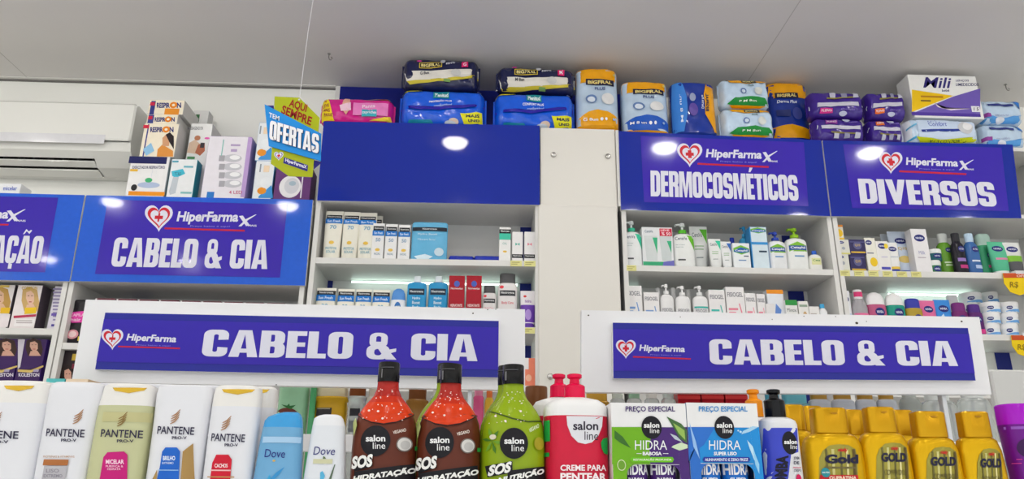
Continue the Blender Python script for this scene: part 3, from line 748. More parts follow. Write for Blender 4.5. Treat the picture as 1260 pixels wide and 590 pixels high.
header_board('white header board with CABELO & CIA sign above the gold bottles at right', [(715.5, 382), (1205, 390.5), (1220, 486), (715.5, 483)], [(754, 397.4), (1191, 404), (1200.5, 468.8), (754.8, 466)], art,
   [(724, 388.5, .0016), (837, 390.5, .001), (950, 393.5, .001), (989, 389.5, .001), (1054, 398, .0028), (1028, 390, .001), (1066, 396, .001), (1183, 396, .002)])
# grey end panel beyond the right header
q = [P(1218, 455, 1.75), P(1330, 452, 1.75)]
m = MB(); m.box(q[0].x, 1.75, .1, q[0].x + .30, 1.77, q[0].z, mat((206, 206, 204), .35, grain=.02), .004)
m.box(q[0].x, 1.70, .0, q[0].x + .30, 1.80, .1, mat((90, 90, 94), .5))
tag(m.build('end_panel', None), 'plain light grey gondola end panel behind the purple bottle at right edge', 'panel')

# ================================================================== GOODS ON TOP OF THE LEFT SHELVES
ZL = min(P(106, 240.4, YF).z, P(385, 246, YF).z) - .012
YT = YF + .015
TOPBOX = 'boxes on top of the left shelves'
# exerciser box, thermometer box, light bulb box
def px_front(Y): return Y
ZU = ZL
exb = carton('white breathing exerciser carton with navy top and orange foot, bottom of its stack', 157, 206, 193, YT, None, (240, 240, 240), [
   ('r', 158, 201, 206, 193.5, NAVY), ('t', 'EXERCITADOR RESPIRATÓRIO', 163, 208, 203, 203.5, (60, 60, 110), .02), ('r', 157.5, 240.5, 203, 236.5, (240, 150, 30)),
   ('r', 180, 226, 183, 209, (150, 175, 215)), ('r', 185, 226, 188, 208, (150, 175, 215)), ('r', 190, 226, 193, 208.5, (150, 175, 215)), ('d', 183, 228, 13, 4, (180, 195, 225)), ('d', 183, 222, 4, 3, (70, 180, 120)), ('d', 165, 231, 3, 4, (30, 30, 34)),
   ('r', 160, 211, 170, 208.5, (240, 190, 60))], side=(225, 225, 228), d=.13, group=TOPBOX, px=True, yb=242.5)
r3 = carton('breathing exerciser carton with a dark-haired woman on the front, second from the bottom', 174, 218, 152, YT, exb['top_z'], (246, 236, 214), [
   ('r', 175, 194, 184, 153, (64, 70, 140)), ('r', 176, 158, 184, 154, (205, 40, 70)), ('t', 'RESPIR', 185, 163, 200.5, 156.5, (40, 48, 120), .04), ('t', 'N', 208.6, 163, 213.6, 156.5, (40, 48, 120), .04), ('d', 204.5, 159.5, 4, 4, (238, 140, 30)), ('d', 204.5, 159.5, 1.6, 1.6, (250, 240, 220)),
   ('p', [(193, 193), (194, 184), (200, 178), (205, 181), (213, 186), (213, 193)], (226, 150, 70)), ('p', [(200, 180), (200, 170), (205, 165), (209, 170), (208, 180)], (214, 160, 120)), ('p', [(204, 166), (209, 163), (214, 168), (214, 184), (209, 176)], (40, 30, 34)),
   ('p', [(176, 184), (186, 176), (190, 186), (180, 192)], (150, 200, 235))], side=(206, 204, 200), d=.16, group=TOPBOX, px=True)
r2 = carton('narrow cream breathing exerciser carton sandwiched third in the stack beside the air conditioner', 180, 219, 140.5, YT + .02, r3['top_z'], (246, 236, 214), [
   ('r', 181, 153, 190, 141.5, (64, 70, 140)), ('r', 182, 147, 188, 143, (205, 40, 70)), ('t', 'RESPIR', 190.5, 150, 203.5, 144.5, (40, 48, 120), .04), ('t', 'N', 210.8, 150, 215, 144.5, (40, 48, 120), .04), ('d', 207, 147, 3.6, 3.6, (238, 140, 30)), ('d', 207, 147, 1.5, 1.5, (250, 240, 220))], side=(206, 204, 200), d=.18, group=TOPBOX, px=True)
carton('topmost breathing exerciser carton with an orange panel, beside the air conditioner', 182, 227, 123, YT + .02, r2['top_z'], (246, 236, 214), [
   ('r', 183.5, 141, 192, 124.5, (52, 58, 130)), ('r', 184.5, 130, 191, 126, (205, 40, 70)), ('t', 'RESPIR', 193, 133, 209, 126.5, (40, 48, 120), .04), ('t', 'N', 217.6, 133, 223, 126.5, (40, 48, 120), .04), ('d', 213.5, 129.5, 4, 4, (238, 140, 30)), ('d', 213.5, 129.5, 1.6, 1.6, (250, 240, 220)), ('r', 202, 141, 221, 134, (236, 150, 50))],
   side=(206, 204, 200), d=.18, group=TOPBOX, px=True)
th = carton('white infrared thermometer carton with teal side, in front', 207, 240, 196, YT, ZU, (238, 240, 242), [
   ('p', [(211, 211), (225, 208), (228, 214), (217, 219), (212, 217)], (70, 190, 215)), ('p', [(213, 218), (220, 218), (216, 238), (209, 240), (208, 236)], (196, 204, 212)), ('r', 212, 200, 220, 198, (90, 170, 190)), ('r', 226, 206.5, 238, 204.5, (110, 180, 196)), ('t', '°C 36.5', 215, 216, 223, 212, (60, 90, 110), .01), ('r', 222, 238.5, 236, 236.5, (130, 190, 190))],
   side=(40, 150, 165), d=.06, group=TOPBOX, px=True)
carton('tall white massager carton showing two people, standing behind the thermometer carton', 227, 255, 152, YT + .075, ZU, (242, 242, 240), [
   ('d', 243, 170, 3.2, 3.2, (196, 130, 96)), ('p', [(230, 188), (233, 176), (240, 172), (247, 178), (244, 190)], (224, 196, 170)), ('p', [(240, 188), (244, 178), (252, 176), (252, 186), (246, 192)], (190, 110, 80)), ('r', 246, 182, 252, 176, (60, 54, 60)), ('r', 230, 196, 240, 193, (90, 150, 100)), ('t', 'MASSAGEADOR', 231, 160, 250, 156, (120, 120, 124), .01)], side=(214, 214, 212), d=.12, group=TOPBOX, px=True)
carton('plain white carton half hidden behind the topmost stacked cartons', 228, 248, 136, YT + .21, ZU, (228, 228, 226), [('r', 240, 150, 246, 141, (60, 110, 70)), ('r', 236, 165, 246, 158, (120, 120, 120))], side=(200, 200, 198), d=.06, group=TOPBOX, px=True)
carton('large pale lilac carton picturing four light bulbs', 251, 306, 168, YT, ZU, (236, 232, 240), [
   ('r', 301, 243, 305.5, 169, (190, 160, 215))] + [x for k in range(4) for x in (('d', 286, 195 + 10.5 * k, 11, 5, (200, 200, 208)), ('r', 269, 198.5 + 10.5 * k, 277, 191.5 + 10.5 * k, (170, 168, 176)), ('d', 289, 194 + 10.5 * k, 6, 3, (245, 245, 248)))] +
   [('r', 254, 243.5, 264, 236.5, (40, 120, 200)), ('r', 272, 192, 276, 172, (130, 200, 190)), ('r', 284, 187, 292, 184, (180, 160, 200)), ('r', 284, 180, 296, 178, (180, 160, 200)), ('d', 255, 170.5, 3, 1.4, (220, 90, 170)), ('t', '4 LED', 282, 239, 298, 235, (200, 90, 130), .01)],
   side=(176, 150, 205), d=.10, group=TOPBOX, px=True)
neb = lambda y: [('p', [(318, y + 44), (334, y + 30), (336, y + 46), (318, y + 46)], (60, 150, 220)), ('d', 322, y + 37, 5, 4.4, (240, 150, 30)), ('d', 327, y + 27, 6, 7, (240, 244, 248)), ('r', 319, y + 14, 322, y + 4, (150, 160, 170)), ('r', 324, y + 14, 332, y + 6, (244, 220, 190))]
n1 = carton('lower white, blue and orange nebulizer carton beside the light bulb carton', 312, 336, 198, YT + .01, ZU, (236, 240, 244), [(o[0], [(a, b + 0) for a, b in o[1]], o[2]) if o[0] == 'p' else o for o in neb(198)], side=(80, 160, 220), d=.12, group=TOPBOX, px=True)
carton('upper white, blue and orange nebulizer carton half behind the hanging sign', 316, 338, 151, YT + .01, n1['top_z'], (236, 240, 244), [(o[0], [(a, b) for a, b in o[1]], o[2]) if o[0] == 'p' else o for o in neb(151)], side=(80, 160, 220), d=.12, group=TOPBOX, px=True)
carton('purple carton with a white round appliance, below the hanging sign', 337, 383, 206, YT + .005, ZU, (104, 56, 120), [('d', 357, 230, 12, 14, (238, 236, 240)), ('d', 359, 229, 8, 10, (214, 214, 222)), ('d', 360, 226, 4, 3, (170, 190, 205)), ('r', 369, 244, 374, 212, (232, 226, 236))], side=(80, 40, 96), d=.10, group=TOPBOX, px=True)
zlf = P(60, 239.2, YF).z - .012
carton('small white carton lying under the air conditioner at the left edge', -8, 25, 226, YT, zlf, (236, 238, 242), [('t', 'micelar', 4, 234.5, 21, 229.5, (60, 90, 190), .02)], d=.08, px=True)

# ================================================================== SOFT PACKS ON TOP OF THE MIDDLE AND RIGHT SHELVES
YP = YF - .005
PK = 'soft packs on top of the middle and right shelves'
ZMt = ZTM - .012
PINK = mat((214, 34, 140), .2, bump=.55, bscale=26, grain=.08, coat=.5); CBLUE = mat((22, 92, 222), .2, bump=.55, bscale=26, grain=.08, coat=.5); NVY = mat((28, 32, 74), .2, bump=.55, bscale=26, grain=.08, coat=.5)
YEL = mat((238, 166, 16), .2, bump=.55, bscale=26, grain=.08, coat=.5); PALE = mat((186, 206, 226), .2, bump=.55, bscale=26, grain=.08, coat=.5); PURP = mat((62, 36, 138), .2, bump=.55, bscale=26, grain=.08, coat=.5); RBLUE = mat((26, 54, 150), .2, bump=.55, bscale=26, grain=.08, coat=.5)
LBLUE = mat((196, 218, 240), .2, bump=.55, bscale=26, grain=.08, coat=.5)
film_pack('pink pack with yellow end band lying left of the stacked blue packs', 392, 485, 118, YP, ZMt, PINK, [
   ('p', [(390, 119), (404, 119), (411, 148), (394, 147)], (240, 214, 30)), ('t', '%', 398, 126, 402, 122, (150, 40, 60), .02), ('t', 'LEVE', 397, 132, 405, 128, (150, 40, 60), .02), ('t', 'MAIS', 398, 138, 406, 134, (150, 40, 60), .02), ('t', 'PAGUE', 399, 144, 409, 140, (150, 40, 60), .02),
   ('p', [(424, 120), (430, 119), (432, 132), (426, 142), (420, 134)], (226, 170, 150)), ('p', [(418, 130), (432, 127), (432, 136), (420, 138)], (240, 200, 220)), ('r', 434, 142, 478, 128, (232, 130, 195)), ('r', 445, 144, 464, 136, (60, 170, 190)), ('t', 'capricho', 446, 142, 463, 137.5, (240, 245, 250), .02), ('p', [(454, 148.5), (480, 143), (482, 149)], (236, 206, 60)), ('p', [(448, 124), (476, 118.5), (482, 121), (462, 122)], (246, 200, 120)), ('t', 'Pants', 446, 134, 462, 130, (250, 230, 242), .01)],
   d=.11, group=PK, px=True)
def plen(x0, x1, dy, s, jit):
    f = lambda x: x0 + (x1 - x0) * (x - 487) / 113
    return [('r', f(533), 121 + dy, f(553), 112 + dy, (30, 140, 150)), ('t', 'Plenitud', f(535), 119.5 + dy, f(551.5), 114 + dy, (240, 250, 250), .03), ('t', s, f(528), 126.5 + dy, f(556), 123.5 + dy, (236, 240, 250), .03), ('t', 'confortável', f(534), 132 + dy, f(556), 128.5 + dy, (190, 210, 245), .01),
      ('p', [(f(492), 109 + dy), (f(520), 107 + dy), (f(518), 110.5 + dy), (f(498), 112 + dy)], (230, 220, 40)), ('p', [(f(566), 140 + dy), (f(593), 138.5 + dy), (f(594), 151 + dy), (f(571), 152 + dy)], (226, 222, 30)), ('t', 'MAIS', f(573), 145 + dy, f(590), 141.5 + dy, (40, 50, 70), .04), ('t', 'UNID', f(576), 150 + dy, f(590), 147 + dy, (40, 50, 70), .04), ('d', f(558), 149 + dy, 6, 4, (216, 196, 180)), ('d', f(554), 151 + dy, 7, 3, (190, 200, 215)),
      ('p', [(f(500), 152 + dy), (f(503), 147 + dy), (f(530), 147 + dy), (f(534), 152 + dy)], (20, 130, 160)), ('p', [(f(492), 131 + dy), (f(540), 132.5 + dy), (f(598), 128 + dy), (f(598), 131 + dy), (f(540), 136 + dy), (f(492), 134 + dy)], (40, 30, 160)), ('t', '8un', f(587), 112.5 + dy, f(592), 109.5 + dy, (235, 240, 250), .02)]
def bigf(x0, x1, dy, sz):
    f = lambda x: x0 + (x1 - x0) * (x - 492) / 100; g = lambda x: dy * (1 + (x - 492) / 100 * .25)
    q = lambda x, y: (f(x), y + g(x))
    return [('p', [q(497, 88), q(540, 87), q(592, 84), q(591, 93), q(540, 97.5), q(500, 99)], (226, 222, 214)), ('p', [q(500, 99), q(540, 97), q(560, 95), q(591, 92.5), q(591, 95.5), q(550, 99.5), q(504, 102.5)], (206, 190, 60)),
      ('p', [q(516, 85), q(544, 83.5), q(544, 76), q(516, 77.5)], (226, 200, 70)), ('p', [q(517, 84.2), q(543, 82.7), q(543, 76.8), q(517, 78.3)], (24, 24, 34)), ('q', 'BIGFRAL', q(518.5, 83), q(542, 81.6), q(518.5, 79.2), (240, 224, 150), .03), ('q', 'PANTS', q(549, 80), q(560, 79.2), q(549, 77.4), (220, 220, 230), .02),
      ('p', [q(568, 84), q(576, 83), q(576, 75), q(568, 76)], (222, 30, 110)), ('q', sz, q(570, 82), q(574, 81.5), q(570, 77), (250, 240, 245), .02), ('d', *q(561, 90), 6, 4.5, (206, 206, 204)), ('q', sz + ' 8un', q(517, 92.5), q(528, 92), q(517, 89), (70, 70, 80), .02), ('d', *q(545, 75.5), 3, 2.6, (180, 182, 190)), ('r', *q(546, 101), *q(554, 98), (120, 160, 90)), ('d', *q(516, 75.5), 3, 1.4, (214, 60, 150))]
pB1 = film_pack('bright blue pack with teal label beneath the left navy pack', 490, 599, 107, YP, ZMt, CBLUE, plen(487, 600, 0, 'PROTEÇÃO PLUS', 0), d=.13, group=PK, px=True, puff=.016)
film_pack('navy pack with pale band, left one, lying on a bright blue pack', 493, 591, 69, YP, pB1['top_z'] - .001, NVY, bigf(492, 592, 0, 'G'), d=.12, group=PK, px=True, puff=.014)
pB2 = film_pack('bright blue pack with teal label beside the yellow upright pack', 607, 709, 111, YP, ZMt, CBLUE, plen(605, 710, 4, 'CONFORT PLUS', 1), d=.13, group=PK, px=True, puff=.016)
film_pack('navy pack with pale band, right one, lying tilted on a bright blue pack', 610, 710, 80, YP, pB2['top_z'] + .001, NVY, bigf(608, 710, 8, 'M'), d=.12, group=PK, px=True, puff=.014, ry=R_(1.5))
def upr(x0, x1, y0, y1, low, lowc, mid):
    f = lambda u, v: (x0 + (x1 - x0) * u, y0 + (y1 - y0) * v)
    a = [('p', [f(.0, .005), f(1, .005), f(1, .22), f(.5, .28), f(.0, .25)], YEL), ('p', [f(.02, .99), f(.98, .99), f(.98, .82), f(.72, .72), f(.5, .70), f(.28, .73), f(.02, .84)], lowc)]
    a += [('r', *f(.22, .30), *f(.86, .215), (30, 28, 60)), ('t', 'BIGFRAL', *f(.26, .285), *f(.82, .23), (230, 210, 130), .04), ('t', 'PLUS', *f(.42, .385), *f(.66, .335), (70, 90, 140), .03)]
    a += [('d', *f(.34, .53), (x1 - x0) * .13, (y1 - y0) * .075, (100, 130, 180)), ('d', *f(.34, .54), (x1 - x0) * .09, (y1 - y0) * .05, (214, 224, 236)), ('d', *f(.72, .53), (x1 - x0) * .15, (y1 - y0) * .095, (222, 222, 222))]
    return a + [('t', low, *f(.16, .885), *f(.5, .835), (240, 240, 244), .02), ('d', *f(.58, .86), 2, 2, (240, 240, 244)), ('d', *f(.68, .86), 1.6, 2, (240, 240, 244)), ('d', *f(.86, .14), 1.6, 1.6, (200, 180, 90)), ('d', *f(.86, .86), 1.6, 1.6, (150, 180, 220))]
film_pack('yellow and pale blue upright pack standing on the white pillar', 709, 763, 81, YP, P(735, 158, YF).z, PALE, upr(709, 763, 82, 158, 'G 8un', YEL, 0), d=.13, up=True, group=PK, px=True, sealc=YEL)
ZDt = lambda x: P(761 + (x - 761), 161.3 + (x - 761) * .0461, YF).z - .004
film_pack('pale blue upright pack with yellow top and blue foot, next to the pillar pack', 766, 825, 97, YP, ZDt(795), PALE, upr(766, 825, 97, 161, 'M 8 un', (36, 90, 190), 0), d=.13, up=True, group=PK, px=True, sealc=YEL)
film_pack('dark blue pack standing on its side with yellow right edge', 827, 884, 98, YP, ZDt(855), RBLUE, [('p', [(869, 99), (884, 99), (884, 162), (880, 162), (868, 140), (866, 115)], YEL), ('p', [(828, 102), (838, 101), (845, 118), (846, 140), (842, 162), (828, 162)], (60, 130, 215)), ('q', 'BIGFRAL', (868.5, 137), (868, 115), (872.5, 137), (30, 28, 60), .04), ('q', 'Derma Plus', (863, 134), (863, 117), (866, 134), (220, 226, 240), .02), ('d', 853, 135, 6, 8, (96, 76, 160)), ('d', 852, 120, 4, 5, (150, 160, 190)), ('q', 'M 8 un.', (838, 150), (836, 116), (841, 150), (225, 232, 245), .01)], d=.13, up=True, group=PK, px=True)
def gy(y0, y1, x0, x1):
    f = lambda u, v: (x0 + (x1 - x0) * u, y0 + (y1 - y0) * v)
    return [('p', [f(.14, .0), f(.9, .0), f(.86, .2), f(.5, .24), f(.2, .2)], YEL), ('p', [f(.16, .9), f(.3, .72), f(.6, .68), f(.85, .74), f(.94, .94), f(.5, .97)], (30, 140, 60)), ('r', *f(.42, .21), *f(.68, .1), (36, 34, 50)), ('t', 'BIGFRAL', *f(.44, .19), *f(.66, .125), (230, 214, 140), .04), ('t', 'PLUS', *f(.54, .34), *f(.64, .28), (40, 90, 90), .03),
       ('d', *f(.45, .5), 4, 3.6, (80, 110, 170)), ('d', *f(.45, .51), 2.7, 2.4, (210, 224, 240)), ('d', *f(.72, .52), 5.5, 5, (214, 218, 214)), ('t', 'P M 8un', *f(.38, .86), *f(.7, .8), (225, 240, 225), .02), ('p', [f(.2, .93), f(.9, .97), f(.8, 1.0), f(.3, 1.0)], YEL)]
pg = film_pack('lower small pale blue pack with green foot, lying between the upright packs', 889, 955, 130, YP - .01, ZDt(921), LBLUE, gy(130, 167, 887, 957), d=.11, group=PK, px=True, n=2.6)
film_pack('upper small pale blue pack with green foot, stacked between the upright packs', 887, 949, 94, YP - .01, pg['top_z'] - .001, LBLUE, gy(94, 130, 885, 951), d=.11, group=PK, px=True, n=2.6)
film_pack('dark blue upright pack with yellow top and foot behind the small stacked packs', 948, 1000, 98, YP + .125, ZDt(973), RBLUE, [('p', [(947, 99), (1000, 99), (1000, 120), (974, 121), (947, 120)], YEL), ('p', [(948, 170), (1000, 170), (998, 160), (975, 153), (952, 156)], YEL), ('r', 954, 121, 981, 115, (30, 28, 60)), ('t', 'BIGFRAL', 956, 120, 979, 116, (230, 210, 130), .04), ('t', 'Derma Plus', 956, 127.5, 980, 124, (220, 226, 240), .02), ('d', 981, 140, 7, 8, (70, 80, 160)), ('r', 956, 143, 972, 136, (40, 50, 110))], d=.12, up=True, group=PK, px=True, sealc=YEL)
def tena(x0, x1, y0, y1, tabc, flip):
    f = lambda u, v: (x0 + (x1 - x0) * u, (y0 + (y1 - y0) * (1 - v if flip else v)))
    a = [('p', [f(.05, .50), f(.5, .46), f(.97, .44), f(.97, .58), f(.5, .60), f(.05, .65)], (206, 204, 220)), ('p', [f(.2, .68), f(.42, .67), f(.42, .84), f(.2, .85)], tabc), ('d', *f(.6, .86), 5, 2.4, (196, 200, 226)), ('p', [f(.3, .30), f(.86, .24), f(.86, .29), f(.3, .36)], (140, 130, 60))]
    for k in range(3): a.append(('p', [f(.36 + .2 * k, .30), f(.46 + .2 * k, .29), f(.46 + .2 * k, .1), f(.36 + .2 * k, .1)], (150, 150, 180) if k % 2 else (196, 196, 214)))
    lo = sorted((f(0, .73)[1], f(0, .8)[1]))
    return a + [('t', 'PLENO', f(.22, 0)[0], lo[1], f(.4, 0)[0], lo[0], (244, 230, 240), .02), ('t', 'absorvente', f(.55, 0)[0], f(0, .76)[1], f(.8, 0)[0], f(0, .70)[1], (140, 120, 200), .01)]
ZVt = P(1100, 175, YF).z - .006
pa = film_pack('lower left purple pack with pale stripe beside the dark blue upright pack', 1003, 1067, 143, YP, ZDt(1006), PURP, tena(1003, 1067, 143, 173, (150, 60, 160), True), d=.11, group=PK, px=True)
film_pack('upper left purple pack with magenta tab', 997, 1066, 110, YP, pa['top_z'] - .001, PURP, tena(995, 1066, 111, 144, (210, 40, 140), False), d=.11, group=PK, px=True)
pa = film_pack('lower right purple pack with pale stripe beside the pale blue pack', 1070, 1113, 145, YP, ZVt, PURP, tena(1069, 1114, 145, 175, (220, 110, 40), True), d=.11, group=PK, px=True)
film_pack('upper right purple pack with orange tab', 1068, 1116, 111, YP, pa['top_z'] - .001, PURP, tena(1067, 1117, 111, 145, (236, 110, 24), False), d=.11, group=PK, px=True)
ZVt2 = P(1165, 176, YF).z - .006
cf = film_pack('pale blue wrapped pack with yellow-green flash under the wide box', 1117, 1208, 144, YP - .01, ZVt2, LBLUE, [
   ('p', [(1128, 147), (1200, 146), (1207, 150), (1205, 171), (1180, 174), (1132, 172)], (206, 222, 244)), ('t', 'Mili', 1142, 152, 1152, 148, (90, 110, 190), .0), ('t', 'Confort', 1142, 156, 1164, 150.5, (60, 80, 180), .0), ('p', [(1133, 160), (1180, 159), (1184, 162), (1134, 163)], (40, 60, 150)), ('d', 1187, 158, 10, 8, (206, 208, 212)), ('d', 1189, 156, 6, 5, (236, 236, 238)), ('p', [(1128, 168), (1150, 172), (1206, 169), (1200, 174), (1160, 176), (1135, 174)], (196, 206, 20)), ('t', 'MAIS CONFORTO', 1145, 174.5, 1190, 172, (60, 90, 50), .02), ('p', [(1113, 173), (1128, 167), (1128, 169.5), (1113, 176)], (70, 170, 220)), ('p', [(1114, 158), (1127, 152), (1127, 154), (1114, 160)], (100, 180, 220))], d=.12, group=PK, px=True, sealc=(236, 240, 246))
carton('wide white, yellow and purple wipes box lying on the pale blue pack', 1120, 1207, 93, YP, cf['top_z'] - .001, (238, 238, 236), [
   ('q', 'Mili', (1136, 108), (1168, 108.6), (1139, 95), (52, 44, 120), .015), ('t', 'LENÇOS', 1176, 101, 1192, 98, (60, 60, 110), .02), ('t', 'UMEDECIDOS', 1176, 106, 1204, 102.5, (60, 60, 110), .02), ('t', 'bebê', 1159, 113, 1168, 110, (60, 60, 110), .02), ('p', [(1122, 110.5), (1173, 118), (1122, 138)], (240, 196, 20)), ('p', [(1122, 140), (1173, 119), (1206, 109), (1206, 140)], (112, 92, 180)), ('p', [(1150, 127), (1160, 134), (1195, 134), (1170, 136), (1154, 132)], (236, 220, 235)), ('r', 1196, 138, 1205, 131, (236, 236, 240)), ('t', '1 5', 1198, 136.5, 1204, 132.5, (50, 50, 80), .02), ('r', 1133, 120, 1160, 118.5, (190, 130, 30)), ('r', 1133, 125, 1145, 123.5, (120, 90, 40)), ('r', 1122, 142, 1206, 140.3, (84, 60, 160))], side=(230, 230, 230), d=.10, group=PK, px=True)
def sk(x0, y0):
    f = lambda u, v: (x0 + 52 * u, y0 + 30 * v)
    return [('p', [f(.0, .98), f(.0, .8), f(.25, .72), f(.5, .84), f(.75, .74), f(1, .7), f(1, .98)], (90, 160, 226)), ('r', *f(.14, .32), *f(.72, .25), (50, 60, 130)), ('p', [f(.72, .05), f(1, .1), f(1, .5), f(.82, .34)], (60, 130, 215)), ('r', *f(.02, .76), *f(.2, .62), (150, 70, 160)), ('t', 'mini conforto', *f(.3, .74), *f(.62, .66), (120, 130, 180), .0), ('d', *f(.44, .88), 6, 3.4, (226, 230, 240))]
pk = film_pack('lower of two white and blue packs at the right end', 1210, 1262, 151, YP + .02, P(1235, 178, YF).z - .008, LBLUE, sk(1210, 150), d=.11, group=PK, px=True)
film_pack('upper of two white and blue packs at the right end', 1209, 1260, 121, YP + .02, pk['top_z'] - .001, LBLUE, sk(1208, 121), d=.11, group=PK, px=True)

# ================================================================== SHELF GOODS
YS = YF + .03
def zs(sh, x0, x1): return shelf_z(sh, X_((x0 + x1) / 2, 330, YS))
CREAM = (242, 239, 226); SUNB = (30, 120, 205)
# ---- middle unit, upper shelf
sun = [('r', .06, .84, .94, .92, (40, 40, 44)), ('t', 'Neutrogena', .12, .855, .88, .905, (225, 225, 225), .02), ('r', .03, .74, .97, .84, SUNB), ('t', 'Sun Fresh', .14, .765, .86, .815, (220, 235, 250), .02), ('t', '70', .32, .62, .68, .7, (120, 170, 200), .02), ('d', .5, .34, .14, .035, (240, 200, 90)), ('t', 'PROTETOR', .2, .2, .8, .25, (110, 170, 190), .01), ('t', 'SOLAR', .25, .13, .75, .18, (110, 170, 190), .01)]
G1 = 'cream tubes on the middle upper shelf'
for k, (a, b_, t) in enumerate(((397, 420, 258), (419.5, 441, 259), (439, 462, 260))):
    tube(['leftmost cream sunscreen tube with blue band on the middle upper shelf', 'second cream sunscreen tube with blue band on the middle upper shelf', 'third cream sunscreen tube with blue band, beside the small white cartons'][k], a, b_, t, YS, zs(shM1, a, b_), CREAM, (244, 240, 226), sun, group=G1, capf=.03, taper=.92)
tube('cream sunscreen tube half hidden behind the third tube', 450, 469, 264, YS + .075, zs(shM1, 450, 469), CREAM, (244, 240, 226), sun, group=G1, capf=.03)
suc = [('r', .05, .80, .95, .92, (40, 40, 44)), ('t', 'Neutrogena', .14, .83, .86, .89, (225, 225, 225), .02), ('r', 0, .66, 1, .80, SUNB), ('t', 'Sun Fresh', .14, .70, .86, .77, (220, 235, 250), .02), ('t', '50', .3, .5, .7, .6, (130, 160, 190), .02), ('d', .5, .28, .2, .04, (240, 200, 90)), ('t', 'FACIAL', .25, .14, .75, .2, (120, 150, 170), .01)]
for k, (a, b_, t) in enumerate(((457.5, 472.5, 275), (473.5, 488.5, 276), (489.5, 504.5, 277))):
    carton(['small white sunscreen carton with blue band beside the third tube', 'middle of three small white sunscreen cartons with blue bands', 'small white sunscreen carton with blue band touching the blue pouch'][k], a, b_, t, YS, zs(shM1, a, b_), (240, 240, 240), suc, d=.045, group='sunscreen cartons')
film_pack('light blue sealed pouch standing on the middle upper shelf', 505, 551.5, 272, YS, zs(shM1, 505, 551), mat((104, 182, 222), .2, bump=.2, bscale=60), [('r', .02, .74, .98, .83, (36, 40, 50)), ('t', 'Neutrogena', .3, .755, .7, .81, (225, 230, 235), .02), ('d', .78, .22, .13, .10, (206, 226, 238)), ('t', 'Hydro Boost', .18, .62, .72, .68, (216, 236, 246), .01), ('t', 'Máscara facial', .18, .5, .66, .55, (200, 226, 240), .0), ('p', [(.1, .1), (.4, .16), (.62, .1), (.5, .04), (.2, .03)], (220, 240, 250))], d=.035, up=True, n=4, puff=.004, group=None)
for k, (a, b_) in enumerate(((551, 584), (582, 617))):
    film_pack(['deep blue flat sachet lying beside the light blue pouch', 'deep blue flat sachet lying beside the green-banded carton'][k], a, b_, 313.5 + k * .0, YS, zs(shM1, a, b_), mat((30, 50, 170), .2, bump=.3, bscale=60), [], d=.09, puff=.003, group='flat blue sachets')
carton('white carton with green band on the middle upper shelf', 614, 628.5, 280, YS, zs(shM1, 614, 629), (240, 240, 238), [('r', 0, .82, 1, .94, (36, 40, 44)), ('t', 'Neutrogena', .12, .85, .88, .92, (220, 225, 225), .02), ('r', 0, .64, 1, .82, (70, 200, 170)), ('d', .5, .3, .18, .03, (240, 200, 90)), ('t', 'OIL', .3, .5, .7, .56, (120, 180, 170), .0)], d=.045)
for k, (a, b_) in enumerate(((630, 643.5), (645, 658.5))):
    carton(['white carton with a pale green mark, left of the pink-marked carton', 'white carton with a pink mark at the right end of the middle upper shelf'][k], a, b_, 285.5, YS, zs(shM1, a, b_), (240, 238, 238), [('r', 0, .14, 1, .26, (40, 40, 44)), ('t', 'Neutrogena', .1, .17, .9, .24, (220, 220, 220), .02), ('p', [(.3, .54), (.5, .6), (.7, .54), (.7, .64), (.5, .58), (.3, .64)], (96, 200, 180) if k == 0 else (240, 130, 150))], d=.045)
# ---- middle unit, second shelf
sh = shM2
for k, (a, b_, t) in enumerate(((386, 411.5, 353), (413, 434.5, 354.5), (435.5, 456, 355), (456.5, 479, 355.5))):
    tube(['first sunscreen tube from the left on the second middle shelf', 'second sunscreen tube from the left on the second middle shelf', 'third sunscreen tube from the left on the second middle shelf', 'fourth sunscreen tube, beside the small round white bottle'][k], a, b_, t, YS, zs(sh, a, b_), CREAM, (244, 240, 226), [('r', .03, .82, .97, .93, (40, 40, 44)), ('t', 'Neutrogena', .14, .84, .86, .91, (225, 225, 225), .02), ('r', .02, .66, .98, .82, SUNB), ('t', 'Sun Fresh', .14, .70, .86, .78, (220, 235, 250), .02), ('t', '30', .34, .46, .66, .58, (120, 170, 200), .02)], group='sunscreen tubes on the second middle shelf', capf=.03, taper=.95)
bottle('small round white bottle with blue cap on the second middle shelf', 479, 499, 354.5, YS, zs(sh, 479, 499), (236, 240, 246), (90, 150, 220), [('d', .5, .5, .2, .14, (60, 120, 190)), ('t', 'OFF', .36, .46, .64, .54, (230, 240, 220), .03)], kind='dome')
bl = [('r', .1, .62, .9, .74, (30, 50, 70)), ('t', 'Neutrogena', .16, .65, .84, .71, (220, 230, 235), .02), ('t', 'Hydro', .3, .52, .7, .58, (220, 240, 250), .02), ('t', 'Boost', .3, .44, .7, .5, (220, 240, 250), .02), ('t', 'Body', .32, .35, .68, .41, (210, 236, 248), .02), ('d', .5, .12, .2, .06, (80, 180, 215))]
for k, (a, b_) in enumerate(((499.5, 524.5), (526, 551))):
    bottle(['bright blue lotion bottle with white cap, left of its twin', 'bright blue lotion bottle with white cap beside the red cartons'][k], a, b_, 339, YS, zs(sh, a, b_), mat((46, 150, 205), .25), (228, 236, 242), bl, kind='lotion', group='bright blue lotion bottles')
